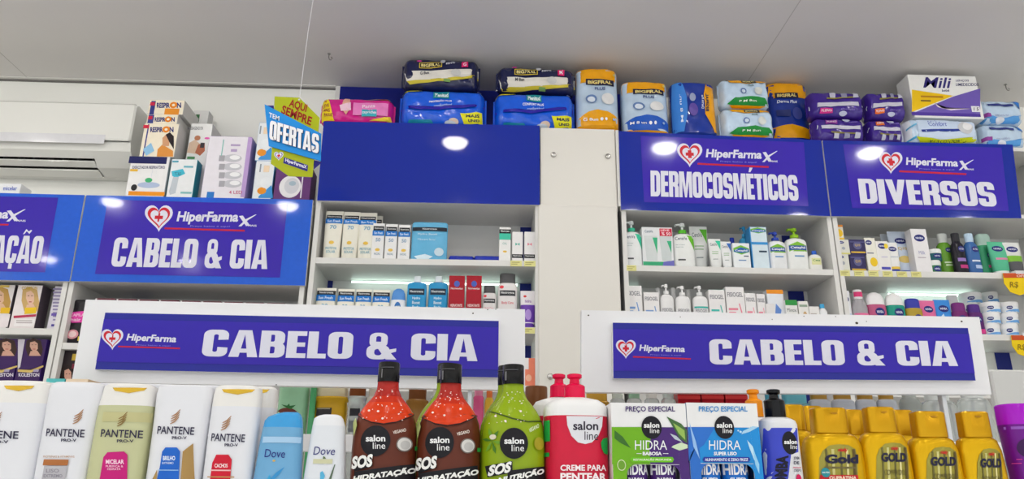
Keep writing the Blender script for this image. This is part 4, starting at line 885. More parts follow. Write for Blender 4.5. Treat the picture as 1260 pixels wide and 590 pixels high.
nr = [('d', .5, .84, .18, .06, (80, 100, 190)), ('t', 'Norwegian', .12, .72, .88, .77, (240, 220, 220), .02), ('t', 'HIDRATANTE', .12, .4, .88, .45, (250, 225, 225), .02), ('t', 'CORPORAL', .16, .32, .84, .37, (240, 190, 190), .01), ('r', 0, 0, 1, .2, (236, 230, 230)), ('r', .1, .17, .9, .2, (110, 80, 160))]
for k, (a, b_) in enumerate(((551.5, 571.5), (573, 592.5))):
    carton(['dark red carton with white foot beside the blue lotion bottle', 'dark red carton with white foot beside the short grey-capped bottle'][k], a, b_, 339.5, YS, zs(sh, a, b_), mat((170, 20, 40), .35), nr, d=.05, group='dark red cartons')
bb = [('r', .1, .58, .9, .68, (60, 60, 64)), ('t', 'Neutrogena', .16, .605, .84, .66, (230, 230, 230), .02), ('d', .2, .74, .1, .03, (230, 70, 80)), ('t', 'Body Care', .2, .42, .8, .48, (230, 120, 130), .01), ('r', .3, .2, .7, .24, (220, 90, 100))]
bottle('short white bottle with dark grey cap beside the red cartons', 593, 611, 351, YS, zs(sh, 593, 611), (226, 222, 222), (86, 86, 88), bb, kind='bigc')
bottle('tall white bottle with dark grey cap at the end of the second middle shelf', 612, 637, 336, YS, zs(sh, 612, 637), (236, 232, 232), (86, 86, 88), bb, kind='bigc')
tube('white hand cream tube with purple lower half beside the pillar', 640, 660, 357, YS, zs(sh, 640, 660), (240, 236, 240), (110, 70, 180), [('r', .04, .1, .96, .62, (110, 66, 176)), ('t', 'hidra', .3, .68, .7, .76, (170, 130, 190), .02), ('d', .3, .85, .1, .03, (226, 60, 60)), ('d', .5, .36, .2, .14, (180, 150, 220))], capf=.12)
# ---- middle unit, third shelf, seen past the header board
carton('orange and white carton on the third middle shelf beside the pillar', 641, 660, 441, YS, zs(shM3, 641, 660), (244, 140, 110), [('r', 0, .6, .5, 1, (240, 236, 236)), ('d', .5, .3, .2, .12, (250, 190, 160))], d=.05)

# ---- right unit, upper shelf
sh = shD1
def cera(g): return [('p', [(.62, .70), (.97, .70), (.97, .38)], g), ('t', 'CeraVe', .08, .60, .62, .67, (90, 100, 120), .01), ('t', 'Gel de Limpeza', .1, .48, .5, .51, (150, 170, 170), .01), ('t', 'Espumoso', .1, .43, .44, .46, (150, 170, 170), .01), ('r', .16, .16, .5, .19, (80, 80, 84))]
bottle('white pump bottle with teal collar at the left end of the right upper shelf', 767, 791, 270.5, YS, zs(sh, 767, 791), (240, 242, 242), (60, 190, 150), cera((60, 200, 160)), kind='pump', pumpcol=(226, 232, 232), group='pump bottles with slanted green corner')
tw = carton('twin pack carton of two white tubes with a red flash', 790, 829, 280, YS, zs(sh, 790, 829), (232, 234, 236), [('r', 0, 0, 1, .14, (60, 170, 120)), ('p', [(.6, .0), (1, .0), (1, .18), (.66, .14)], (110, 110, 190)), ('p', [(.06, .78), (.5, .78), (.46, .16), (.12, .16)], (214, 220, 220)), ('p', [(.34, .74), (.5, .74), (.47, .34)], (60, 180, 130)), ('p', [(.56, .78), (.96, .78), (.92, .16), (.62, .16)], (206, 214, 214)), ('p', [(.8, .66), (.95, .66), (.93, .36)], (60, 180, 130)), ('r', .58, .78, .98, .97, (206, 40, 70)), ('t', 'LEVE', .62, .9, .9, .95, (245, 220, 225), .02), ('t', '% 50', .64, .80, .94, .88, (245, 220, 225), .02), ('t', 'CeraVe', .1, .86, .36, .93, (120, 140, 160), .01)], d=.05)
bottle('white pump bottle with bright green collar beside the twin pack', 829, 856, 273, YS, zs(sh, 829, 856), (240, 242, 240), (90, 190, 50), cera((110, 196, 50)), kind='pump', pumpcol=(226, 230, 230), group='pump bottles with slanted green corner')
ct = lambda g: [('p', [(.56, .94), (.98, .94), (.9, .62)], g), ('t', 'CeraVe', .12, .76, .66, .86, (110, 120, 130), .01), ('r', .2, .55, .7, .57, (150, 190, 140)), ('r', .2, .48, .66, .5, (150, 190, 140)), ('r', .24, .3, .6, .32, (150, 160, 160))]
tube('large white tube with green corner beside the green-collared pump bottle', 851, 874, 277, YS + .062, zs(sh, 851, 873), (238, 240, 238), (232, 234, 232), ct((100, 190, 60)), capf=.12)
tube('small white tube with teal corner on the right upper shelf', 873.5, 889.5, 293, YS, zs(sh, 873, 890), (238, 240, 238), (232, 234, 232), ct((60, 200, 160)), capf=.12)
tube('small white tube with blue mark beside the teal-cornered tube', 888.5, 902, 296.5, YS, zs(sh, 890, 901), (238, 240, 240), (232, 234, 236), ct((60, 110, 190)), capf=.12)
bottle('slim dark blue bottle behind the low blue and green carton', 898, 909, 292, YS + .07, zs(sh, 898, 908), (40, 60, 150), (36, 60, 170), kind='tall')
cet = [('p', [(.04, .80), (.5, .92), (.96, .80), (.96, .66), (.5, .56), (.04, .66)], (120, 190, 60)), ('p', [(.06, .72), (.5, .84), (.94, .76), (.94, .66), (.5, .62), (.06, .66)], (40, 100, 180)), ('t', 'Cetaphil', .14, .66, .86, .75, (235, 240, 245), .03)]
carton('low white carton with blue and green swoosh', 902, 923.5, 299.5, YS, zs(sh, 902, 924), (238, 242, 244), cet + [('r', .3, .32, .74, .36, (110, 150, 200)), ('r', .62, .48, .9, .52, (80, 90, 110))], d=.05, group='cartons with blue and green swoosh')
bottle('light blue pump bottle behind the tall blue and white carton', 911, 927, 278, YS + .07, zs(sh, 911, 925), (70, 170, 220), (60, 160, 215), kind='pump')
carton('tall white carton with blue and green swoosh and blue sides', 924, 945.5, 279.5, YS, zs(sh, 924, 945), (216, 232, 240), [(o[0], [(x, .62 + z * .4) for x, z in o[1]], o[2]) if o[0] == 'p' else o for o in cet[:2]] + [('t', 'Cetaphil', .14, .885, .86, .925, (235, 240, 245), .03), ('r', 0, .58, 1, .64, (60, 150, 215)), ('r', .44, .4, .9, .44, (50, 70, 90)), ('r', 0, 0, .05, 1, (60, 150, 215))], side=(60, 150, 215), d=.06, group='cartons with blue and green swoosh')
cb = [('p', [(.1, .58), (.5, .66), (.9, .58), (.9, .44), (.1, .44)], (130, 190, 60)), ('r', .1, .47, .9, .57, (40, 80, 160)), ('t', 'Cetaphil', .16, .485, .84, .555, (235, 240, 245), .03), ('r', .3, .32, .74, .35, (110, 160, 210))]
bottle('white pump bottle with dark blue pump on the right upper shelf', 946, 969.5, 284, YS, zs(sh, 946, 970), (236, 238, 240), (44, 70, 170), cb, kind='pump', group='pump bottles with blue and green label')
bottle('wide white pump bottle with bright green pump on the right upper shelf', 968.5, 996, 279, YS + .01, zs(sh, 969, 996), (240, 242, 240), (150, 200, 40), cb, kind='pump', group='pump bottles with blue and green label')
bottle('little white bottle with blue cap at the end of the right upper shelf', 997, 1012.5, 308, YS, zs(sh, 997, 1012), (238, 238, 232), (50, 100, 200), [('r', .12, .3, .88, .62, (226, 226, 170)), ('t', 'Ceta', .2, .46, .8, .56, (60, 140, 80), .02)], kind='flat')
# ---- right unit, second shelf
sh = shD2
def fis(c): return [('t', 'FISIOGEL', .08, .76, .92, .87, (120, 120, 130), .015), ('p', [(.66, .6), (.72, .6), (.96, .08), (.88, .08)], c), ('r', .1, .44, .6, .49, c), ('r', .1, .36, .48, .40, c), ('r', .12, .14, .56, .17, (170, 170, 176))]
LBC, PKC, TLC = (120, 160, 215), (236, 140, 160), (70, 190, 180)
for lb, a, b_, t, c, kw in (('large white carton with pale blue stripe at the left end of the second right shelf', 768, 791, 352, LBC, {}), ('smaller white carton with pale blue stripe beside the larger one', 792.5, 812, 360, LBC, {}),
       ('white carton with teal top beside the pump bottles', 873, 893.5, 357, TLC, dict(top=(70, 190, 180))), ('large white carton with pink stripe on the second right shelf', 894, 917.5, 353.5, PKC, {}), ('small white carton with pink stripe, left of its twin', 918, 931.5, 361, PKC, {}), ('small white carton with pink stripe beside the orange-topped carton', 932.5, 943, 362, PKC, {})):
    carton(lb, a, b_, t, YS, zs(sh, a, b_), (238, 236, 236), fis(c), d=.05, group='white cream cartons on the second right shelf', **kw)
for k, (a, b_, t) in enumerate(((813, 830.5, 349), (832, 851.5, 351), (853.5, 873, 351))):
    bottle(['white pump bottle, first of three on the second right shelf', 'white pump bottle, middle of three on the second right shelf', 'white pump bottle with teal band, last of three on the second right shelf'][k], a, b_, t, YS, zs(sh, a, b_), (236, 236, 236), (240, 240, 240), [('t', 'FISIOGEL', .12, .36, .88, .44, (130, 130, 140), .01), ('p', [(.6, .32), (.7, .32), (.9, .1), (.8, .1)], (150, 150, 190))] + ([('r', .06, .46, .94, .5, TLC)] if k == 2 else []), kind='pump', group='white pump bottles on the second right shelf')
bottle('white capped bottle behind the first pump bottle on the second right shelf', 806, 817, 354, YS + .09, zs(sh, 806, 817), (222, 222, 222), (226, 226, 226), kind='tall')
bottle('white capped bottle behind the middle pump bottle on the second right shelf', 825, 836, 354, YS + .09, zs(sh, 825, 836), (222, 222, 222), (226, 226, 226), kind='tall')
bottle('grey-white capped bottle behind the last pump bottle on the second right shelf', 844, 854, 357, YS + .09, zs(sh, 844, 854), (206, 206, 204), (214, 214, 212), kind='tall')
carton('white carton with orange top on the second right shelf', 945, 966, 357, YS + .02, zs(sh, 945, 966), (232, 236, 242), [('r', 0, .9, 1, 1, (238, 150, 40)), ('p', [(.5, .66), (.8, .5), (.6, .2), (.4, .4)], (110, 150, 220)), ('d', .7, .28, .14, .08, (240, 170, 50))], d=.05, top=(238, 150, 40))
carton('tiny white carton in front of the orange-topped carton', 943.5, 954.5, 374, YS - .01, zs(sh, 943, 955), (230, 228, 228), [('r', .2, .5, .8, .6, (190, 180, 190))], d=.03)
carton('small white carton with green top and dark disc', 967.5, 982.5, 369.5, YS, zs(sh, 967, 983), (236, 236, 234), [('r', 0, .82, 1, 1, (50, 150, 70)), ('d', .7, .2, .3, .2, (40, 40, 44)), ('t', 'Minoxi', .1, .6, .9, .72, (100, 110, 110), .0)], d=.04, top=(190, 90, 50))
carton('small white carton with tan oval beside the green-topped carton', 983.5, 996, 371, YS, zs(sh, 983, 996), (236, 234, 230), [('d', .6, .4, .25, .24, (206, 170, 120)), ('r', .1, .8, .9, .88, (150, 170, 150))], d=.04)
carton('low white carton beside the light blue capped bottle', 996.5, 1009.5, 377.5, YS, zs(sh, 996, 1010), (234, 232, 230), [('r', .12, .62, .7, .7, (170, 160, 150))], d=.04)
bottle('tiny white bottle with light blue cap at the end of the second right shelf', 1009, 1020.5, 374, YS, zs(sh, 1009, 1020), (236, 238, 240), (70, 170, 220), kind='tall')

# ---- far right unit, upper shelf
sh = shV1
NVC = (36, 42, 120)
def niv(u, v, rx=.3, rz=.07): return [('d', u, v, rx, rz, NVC), ('t', 'NIVEA', u - rx * .7, v - rz * .3, u + rx * .7, v + rz * .3, (225, 228, 240), .03)]
a = carton('lower white carton with silver dots at the left end of the far right upper shelf', 1028, 1045.5, 313, YS, zs(sh, 1028, 1046), (226, 226, 216), niv(.4, .84, .24, .09) + [('d', .55, .5, .12, .1, (170, 176, 186)), ('r', 0, 0, 1, .12, (220, 214, 130))], d=.05)
a2 = carton('upper white carton with silver dots stacked under the small yellow carton', 1028, 1045.5, 295, YS, a['top_z'], (226, 226, 216), niv(.4, .8, .24, .09) + [('d', .55, .4, .12, .1, (170, 176, 186)), ('r', 0, 0, 1, .1, (220, 214, 130))], d=.05)
carton('small white carton with yellow disc on top of the stack at the left end', 1025.5, 1038, 277, YS + .004, a2['top_z'], (240, 232, 214), [('d', .6, .45, .32, .26, (240, 196, 40)), ('r', 0, 0, 1, .14, (240, 200, 60)), ('r', .3, .86, 1, 1, (236, 150, 60))], d=.04)
db = [('r', .06, .1, .94, .2, (214, 176, 60)), ('d', .5, .6, .26, .26, (96, 96, 140)), ('t', 'Q10', .34, .52, .66, .7, (200, 170, 90), .02), ('r', .06, .8, .94, .86, (90, 90, 140))]
a = carton('lower navy and gold carton stacked on the far right upper shelf', 1046, 1066, 313.5, YS, zs(sh, 1046, 1066), (54, 50, 96), db, d=.05)
carton('upper navy and gold carton stacked on the far right upper shelf', 1045, 1065.5, 295, YS, a['top_z'], (54, 50, 96), db, d=.05)
carton('white carton with big yellow flower disc', 1066, 1079.5, 293, YS, zs(sh, 1066, 1080), (238, 236, 224), niv(.36, .86, .3, .07) + [('d', .6, .3, .34, .13, (240, 200, 40)), ('r', .1, .54, .7, .57, (120, 120, 140)), ('r', 0, 0, 1, .06, (240, 200, 60))], d=.04)
carton('white carton with navy oval and violet foot', 1079.5, 1095.5, 297, YS, zs(sh, 1080, 1096), (238, 236, 232), niv(.5, .84, .34, .09) + [('d', .8, .84, .16, .08, (240, 210, 60)), ('r', .2, .1, .9, .18, (80, 80, 180)), ('r', .3, .48, .8, .5, (190, 180, 220))], d=.04)
nt = niv(.5, .78, .34, .08) + [('r', .16, .12, .84, .2, (236, 200, 80)), ('r', .2, .5, .8, .53, (190, 200, 215))]
tube('small white tube with blue foot beside the larger pale blue tube', 1093.5, 1109, 297.5, YS, zs(sh, 1093, 1109), (238, 238, 236), (40, 60, 170), nt, capf=.12)
tube('large pale blue tube with blue foot on the far right upper shelf', 1099, 1127, 283, YS + .045, zs(sh, 1099, 1127), (206, 218, 236), (40, 60, 170), niv(.5, .78, .26, .07) + [('t', 'Q10', .3, .56, .7, .64, (220, 190, 100), .02), ('d', .5, .36, .28, .08, (226, 200, 120))], capf=.12)
tube('white and blue tube peeking out behind the small blue-footed tube', 1089, 1106, 287, YS + .10, zs(sh, 1089, 1106), (214, 222, 232), (40, 60, 170), [], capf=.12)
carton('tall white lotion carton with navy oval, highest on the far right shelf', 1124, 1144, 282, YS, zs(sh, 1124, 1144), (236, 234, 236), niv(.5, .79, .34, .08) + [('t', 'Milk', .3, .42, .7, .5, (160, 160, 200), .0), ('r', .2, .34, .7, .36, (190, 180, 190))], d=.05)
a = jar('lower small green jar with white lid beside the tall lotion carton', 1145, 1162.5, 320, YS, zs(sh, 1145, 1163), (60, 130, 80), (236, 238, 236), niv(.5, .36, .26, .2), lid=.38)
jar('upper small teal jar with white lid beside the tall lotion carton', 1144.5, 1163, 306, YS, a['top_z'], (40, 100, 110), (236, 238, 236), niv(.5, .36, .26, .2), lid=.38)
bottle('green bottle with white cap on the far right upper shelf', 1157, 1177.5, 286.5, YS + .04, zs(sh, 1157, 1177), mat((120, 180, 60), .2, trans=.25), (226, 230, 226), niv(.6, .6, .24, .06) + [('r', .2, .3, .8, .33, (220, 236, 200)), ('r', .24, .24, .76, .27, (220, 236, 200))], kind='toner')
bottle('black bottle with dark cap between the green and the blue bottle', 1174, 1191, 286, YS, zs(sh, 1174, 1191), mat((36, 34, 44), .2), (44, 44, 50), niv(.6, .6, .26, .07) + [('r', .2, .3, .8, .38, (150, 120, 190)), ('r', .3, .14, .9, .22, (196, 60, 130))], kind='toner')
bottle('blue bottle with pale cap beside the black bottle', 1190.5, 1208.5, 286.5, YS, zs(sh, 1190, 1208), mat((70, 120, 190), .2, trans=.25), (190, 214, 236), niv(.6, .6, .26, .07) + [('r', .24, .3, .8, .34, (220, 230, 244)), ('r', .4, .14, .9, .22, (180, 200, 230))], kind='toner')
bottle('green translucent bottle with pale cap behind the green tube', 1206, 1228, 287, YS + .05, zs(sh, 1206, 1228), mat((70, 180, 130), .25, trans=.2), (196, 226, 214), niv(.6, .5, .22, .06) + [('r', .36, .22, .9, .28, (214, 90, 150))], kind='big')
tube('mint green tube with pink band on the far right upper shelf', 1222, 1245, 296, YS, zs(sh, 1222, 1245), (90, 190, 150), (230, 240, 236), niv(.45, .78, .3, .09) + [('r', .2, .44, .86, .5, (226, 140, 180))], capf=.12)
tube('white and grey tube with green middle at the right end', 1241, 1262, 297, YS, zs(sh, 1241, 1262), (226, 228, 226), (226, 228, 226), niv(.45, .78, .34, .09) + [('r', .04, .4, .96, .58, (130, 190, 60)), ('r', .05, .12, .95, .4, (90, 90, 96))], capf=.1)
# ---- far right unit, second shelf
sh = shV2
tube('white tube with navy oval at the left end of the far right second shelf', 1033.5, 1051, 357, YS, zs(sh, 1034, 1051), (234, 236, 240), (236, 238, 240), niv(.5, .8, .36, .09) + [('r', .1, .3, .9, .46, (190, 206, 230))], capf=.1, taper=.96)
CLR = mat((226, 222, 228), .08, trans=.6, grain=.01)
bottle('clear bottle with pink lower half and white cap', 1051.5, 1071, 356, YS, zs(sh, 1051, 1071), CLR, (238, 236, 238), [('r', .04, .04, .96, .46, (232, 110, 160)), ('r', .2, .82, .8, .96, (220, 60, 120))][:1] + niv(.6, .32, .26, .08), kind='toner', capart=[('r', .22, .84, .78, .95, (220, 60, 120))])
for lb, a, b_, t, c, cc_ in (('mauve pink bottle with white domed cap', 1069.5, 1095, 359, (190, 90, 130), (240, 238, 240)), ('teal green bottle with white domed cap', 1093.5, 1118, 360, (30, 150, 130), (240, 240, 240))):
    bottle(lb, a, b_, t, YS, zs(sh, a, b_), mat(c, .25), cc_, niv(.55, .52, .24, .10) + [('t', 'hydration', .2, .3, .8, .38, (236, 226, 232), .0)], kind='dome')
bottle('yellow bottle with dark blue cap on the far right second shelf', 1117.5, 1139, 367, YS, zs(sh, 1117, 1139), mat((206, 176, 60), .15, trans=.3), (60, 66, 170), niv(.6, .45, .24, .1), kind='big')
tube('pink tube beside the bright blue tube', 1136, 1156.5, 369, YS, zs(sh, 1136, 1156), (226, 110, 160), (230, 130, 170), niv(.5, .74, .28, .1), capf=.1)
tube('bright blue tube with navy oval on the far right second shelf', 1154.5, 1175.5, 368, YS, zs(sh, 1154, 1175), (60, 140, 220), (60, 110, 200), niv(.5, .74, .3, .1) + [('p', [(.2, .5), (.4, .6), (.5, .2), (.3, .2)], (200, 226, 245))], capf=.1)
jw = [('p', [(.02, .10), (.98, .02), (.98, .34), (.5, .30), (.02, .16)], (110, 170, 230))] + niv(.28, .46, .13, .17)
a = bottle('magenta purple bottle with white cap beside the bright blue tube', 1175, 1195, 372, YS, zs(sh, 1175, 1195), mat((120, 40, 110), .25), (120, 44, 120), niv(.5, .5, .28, .1) + [('r', .1, .14, .9, .24, (214, 60, 140))], kind='big')
bottle('white bottle with white cap standing behind the magenta bottle', 1170, 1186.5, 363, YS + .12, zs(sh, 1172, 1195), (232, 234, 238), (240, 240, 242), [('r', .05, .5, .95, .62, (110, 170, 230))], kind='bigc')
a = bottle('deep purple bottle with magenta foot beside the lowest white jar', 1194.5, 1213, 374, YS, zs(sh, 1194, 1213), mat((92, 36, 110), .25), (80, 40, 130), [('r', .06, .06, .94, .2, (214, 60, 140))] + niv(.5, .5, .28, .1), kind='big')
JG = 'white cream jars with blue wave'
z0 = zs(sh, 1190, 1214)
jars = []
for col, (xa_, xb_) in enumerate(((1213.5, 1237), (1237.5, 1259))):
    z = zs(sh, xa_, xb_)
    for row in range(3):
        yy = (398, 384.5, 371)[row]
        lb = ['white jar, bottom one of the left column of three', 'white jar, middle one of the left column of three', 'white jar, top one of the left column of three', 'white jar, bottom one of the right column of three', 'white jar, middle one of the right column of three', 'white jar, top one of the right column of three'][col * 3 + row]
        j = jar(lb, xa_, xb_, yy, YS, z, (236, 240, 244), (242, 242, 244), jw, group=JG); z = j['top_z']
zb_ = zs(sh, 1190, 1232)
a = jar('lower white jar behind the deep purple bottle', 1187, 1213, 388, YS + .10, zb_, (236, 240, 244), (242, 242, 244), jw, group=JG)
a2 = jar('middle white jar behind the deep purple bottle', 1187, 1213, 373, YS + .10, a['top_z'], (236, 240, 244), (242, 242, 244), jw, group=JG)
jar('top white jar behind the deep purple bottle', 1189, 1215, 359, YS + .10, a2['top_z'], (236, 240, 244), (242, 242, 244), jw, group=JG)
a = carton('plain white carton behind the left column of white jars', 1216, 1240, 372, YS + .11, zb_, (236, 240, 244), [('r', 0, 0, 1, .3, (110, 170, 230))], d=.06)
jar('small white jar standing on the carton behind the columns of jars', 1215, 1233, 358.5, YS + .11, a['top_z'], (236, 240, 244), (242, 242, 244), jw, group=JG)

# ---- shelf talkers hanging off the far right shelves
def talker(label, cx, cy, w, yshelf):
    Y = YF - .006; c = P(cx, yshelf, Y)
    m = MB(); pts = [(cx - w * .5, yshelf), (cx + w * .5, yshelf), (cx + w * .5, cy + w * .05), (cx + w * .34, cy + w * .3), (cx, cy + w * .4), (cx - w * .28, cy + w * .3), (cx - w * .46, cy + w * .05)]
    q = [P(*p, Y) - c for p in pts]; n = len(q)
    m.v = [(v.x, 0, v.z) for v in q] + [(v.x, .002, v.z) for v in q]
    m.face(range(n), (240, 206, 20)); m.face([n + i for i in range(n - 1, -1, -1)], (240, 206, 20))
    for i in range(n): j = (i + 1) % n; m.face([i, n + i, n + j, j], (240, 206, 20))
    C = lambda a, b_: ((P(a, b_, Y) - c).x, (P(a, b_, Y) - c).z)
    y1 = yshelf + (cy - yshelf) * .55
    printing(m, lambda x, z, l: (x, -.0004 - l * .5, z), C, [('p', [(cx - w * .5, yshelf), (cx + w * .5, yshelf), (cx + w * .5, y1), (cx - w * .47, y1)], (206, 84, 40)), ('q', 'OFERTA', (cx - w * .1, y1 - 1), (cx + w * .45, y1 - .5), (cx - w * .1, yshelf + 2), (240, 220, 210), .02), ('t', 'R$', cx - w * .3, cy + w * .2, cx - w * .05, cy, (150, 120, 20), .02)], False)
    m.build('card', r_ := root('shelf_talker', c, label, 'price card'))
    m = MB(); m.box(-.02, -.001, -.004, .02, .006, .012, mat((220, 222, 224), .3), .001); m.build('clip', r_)
talker('yellow and orange price card hanging off the far right upper shelf', 1255, 347, 42, 336.5)
talker('yellow and orange price card hanging off the far right second shelf', 1264, 424, 40, 413)

# ---- far left unit: hair colour cartons
sh = shLF1
def dye(x0, y0, x1, y1, hair, skin, band, name, top):
    f = lambda u, v: (x0 + (x1 - x0) * u, y0 + (y1 - y0) * v)
    a = [('p', [f(.34, .1), f(.6, .02), f(.9, .1), f(.98, .4), f(.92, .62), f(.4, .62), f(.3, .36)], hair), ('p', [f(.48, .16), f(.66, .12), f(.78, .2), f(.78, .38), f(.66, .5), f(.54, .42), f(.47, .3)], skin), ('p', [f(.5, .46), f(.76, .44), f(.9, .62), f(.44, .62)], skin),
         ('r', *f(.54, .25), *f(.6, .235), (60, 40, 36)), ('r', *f(.67, .25), *f(.73, .235), (60, 40, 36)), ('r', *f(.58, .40), *f(.69, .38), (170, 60, 70))]
    return a
carton('blonde hair colour carton at the left edge, upper row', -28, 14, 350.5, YS, zs(sh, -28, 14), (228, 222, 222), dye(-28, 351, 14, 403, (190, 150, 80), (220, 180, 150), 0, '', 0) + [('r', 0, 386, 13, 379, (236, 190, 40)), ('r', -8, 402.5, 13, 387, (236, 228, 230)), ('r', 0, 354, 12, 351.5, (220, 190, 90))], side=(96, 88, 96), d=.06, px=True, group='hair colour cartons')
carton('blonde hair colour carton with pale hair beside the striped white carton', 16, 48, 351, YS, zs(sh, 16, 48), (238, 230, 230), dye(17, 352, 49, 403, (206, 170, 110), (230, 190, 166), 0, '', 0) + [('t', 'COR&TON', 27, 357, 46, 353, (206, 170, 60), .02), ('p', [(31, 379), (45, 378.5), (44.5, 386), (30, 387)], (240, 200, 40)), ('p', [(17, 389), (45, 387), (44, 390), (17, 392)], (190, 60, 90)), ('r', 17, 402, 43, 393, (244, 240, 240)), ('r', 20, 398, 40, 397, (190, 180, 180)), ('r', 20, 395.5, 40, 394.7, (190, 180, 180))], side=(86, 76, 86), d=.07, px=True, group='hair colour cartons')
carton('white carton with lilac text stripes beside the shelf divider', 62, 79, 352.5, YS + .02, zs(sh, 62, 79), (226, 222, 232), [('r', 65, 357 + k * 4.2, 77, 355.2 + k * 4.2, (150, 140, 180)) for k in range(10)] + [('r', 63, 389, 73, 386, (110, 90, 180)), ('r', 63, 402, 72, 399.5, (90, 80, 170))], side=(200, 196, 206), d=.06, px=True)
sh = shLF2
def kol(x0, x1): return dye(x0, 416, x1, 452, (60, 40, 36), (206, 160, 140), 0, '', 0) + [('p', [(x0 + .3, 418), (x0 + 9, 418), (x0 + 3, 452), (x0, 455)], (206, 200, 210)), ('p', [(x0, 455), (x0 + 16, 456), (x1, 450), (x1, 452), (x0 + 16, 459), (x0, 458)], (220, 190, 110)), ('t', 'KOLESTON', x0 + 1, 464, x1 - 5, 459.5, (226, 220, 230), .03), ('r', x0 + 19, 458, x0 + 26, 455, (170, 160, 190))]
carton('dark purple hair colour carton with brunette at the left edge', -14, 21.5, 417, YS, zs(sh, -14, 21), (62, 34, 92), kol(-14, 21.5), side=(56, 30, 110), d=.06, px=True, group='hair colour cartons')
carton('dark purple hair colour carton with brunette beside the shelf divider', 22, 53.5, 417.5, YS, zs(sh, 22, 53), (62, 34, 92), kol(22, 53.5), side=(60, 30, 116), d=.07, px=True, group='hair colour cartons')
# ---- left unit: dark packs behind the header board
sh = shL1
film_pack('black hair care pouch with pink label at the left end behind the header board', 83, 110, 367, YS, zs(sh, 83, 110), mat((36, 32, 38), .25, bump=.2, bscale=50), [('p', [(84, 385), (110, 383), (110, 397), (83, 398)], (230, 70, 170)), ('t', 'CAPILAR', 87, 390, 108, 386.5, (250, 210, 235), .02), ('t', 'hair', 88, 396, 100, 392, (250, 210, 235), .02), ('d', 90, 412, 6, 6, (220, 150, 160)), ('d', 90, 412, 4, 4, (240, 210, 210)), ('r', 96, 420, 110, 415, (220, 200, 60))], d=.05, up=True, px=True, n=4, puff=.004)
for k in range(9):
    a = 112 + k * 26.4; yt = 367.5 + k * .75
    carton('maroon-topped dye carton, number %s from the left behind the header board' % ['one', 'two', 'three', 'four', 'five', 'six', 'seven', 'eight', 'nine'][k], a, a + 25, yt, YS, zs(sh, a, a + 25), (112, 56, 70), [('r', 0, .1, 1, .5, (226, 206, 206)), ('r', .05, .6, .95, .7, (190, 150, 110)), ('r', 0, .93, .08, 1, (226, 220, 220))], d=.05, group='maroon dye cartons behind the header board', side=(96, 48, 60), top=(140, 90, 96))
sh = shL2
carton('dark hair dye carton with a face beside the shelf divider, bottom left', 73, 103, 432, YS, zs(sh, 73, 103), (40, 30, 34), dye(66, 448, 94, 500, (40, 28, 26), (210, 160, 140), 0, '', 0) + [('r', 88, 444, 96, 436, (200, 170, 60)), ('r', 88, 454, 96, 448, (120, 40, 60))], side=(30, 24, 28), d=.05, px=True)

# ================================================================== BOTTLES AND CARTONS ON THE GONDOLA
def front_bottle(label, name, cat, Y, pieces, group=None, dr=.62, rz=0):
    """pieces: (part, colour, [(py, x_left, x_right[, exponent])...] from top to bottom, printing, depth ratio or None); a last row with py None stands on the shelf"""
    alls = [s for p in pieces for s in p[2] if s[0] is not None]
    wid = max(P(s[2], s[0], Y).x - P(s[1], s[0], Y).x for s in alls)
    Yc = Y + wid * dr / 2
    low = max(alls, key=lambda s: s[0]); X = P((low[1] + low[2]) / 2, low[0], Yc).x
    r = root(name, (X, Yc, ZG), label, cat, group, rz)
    for (part, col, rows, art, rd) in pieces:
        secs = []
        for s in rows:
            py = s[0] if s[0] is not None else low[0]
            a = (P(s[2], py, Yc).x - P(s[1], py, Yc).x) / 2
            z = (P((s[1] + s[2]) / 2, py, Yc).z - ZG) if s[0] is not None else 0.0
            secs.append((z, a, min(a, (rd or dr) * a) if (rd or dr) <= 1 else a, s[3] if len(s) > 3 else 2.4, (P((s[1] + s[2]) / 2, py, Yc).x - X) * (.8 if len(s) > 4 else 0), 0))
        secs.sort(key=lambda q: q[0])
        ends = []
        if secs[0][0] <= .0001: ends = [(0, secs[0][1] * .94, secs[0][2] * .94, secs[0][3], 0, 0), (.006, *secs[0][1:])]; secs = ends + secs[1:]
        mb = MB(); bands = None
        if isinstance(col, tuple) and col[0] == 'split':      # a wrap-round label: another colour below the line
            zs_ = P((low[1] + low[2]) / 2, col[1], Y).z - ZG
            for k in range(len(secs) - 1):
                if secs[k][0] < zs_ < secs[k + 1][0]:
                    t = (zs_ - secs[k][0]) / (secs[k + 1][0] - secs[k][0])
                    secs.insert(k + 1, tuple(secs[k][i] + (secs[k + 1][i] - secs[k][i]) * t for i in range(6))); break
            more = [(P((low[1] + low[2]) / 2, yy, Y).z - ZG, c) for yy, c in (col[4] if len(col) > 4 else [])]
            def bf(z):
                for zz, c in more:
                    if z > zz: return c
                return col[2] if z > zs_ else col[3]
            mb.loft(secs, None, 44, bands=bf)
        else: mb.loft(secs, col, 44)
        C = lambda a, b_: (P(a, b_, Y).x - X, P(a, b_, Y).z - ZG)
        printing(mb, frontF(secs), C, art, True)
        mb.build(part, r, smooth=True)
    return r
YG = .93
PEARL = mat((230, 231, 236), .28, grain=.015); PEARLC = mat((236, 234, 230), .3, grain=.015)
PN = (44, 40, 70)
def leaf(x, y, s, c=(176, 134, 100)):
    a = []
    for k in range(4):
        yy = y + k * 3.1 * s; xs = x - k * .6 * s
        a.append(('p', [(xs - 6 * s, yy + 4.4 * s), (xs - 1 * s, yy + 1.9 * s), (xs + 5 * s, yy - 4.2 * s), (xs + 5.4 * s, yy - 3.4 * s), (xs + .4 * s, yy + 2.7 * s), (xs - 5 * s, yy + 5 * s)], c))
    return a
PG = 'white shampoo and conditioner bottles with bronze leaf mark'
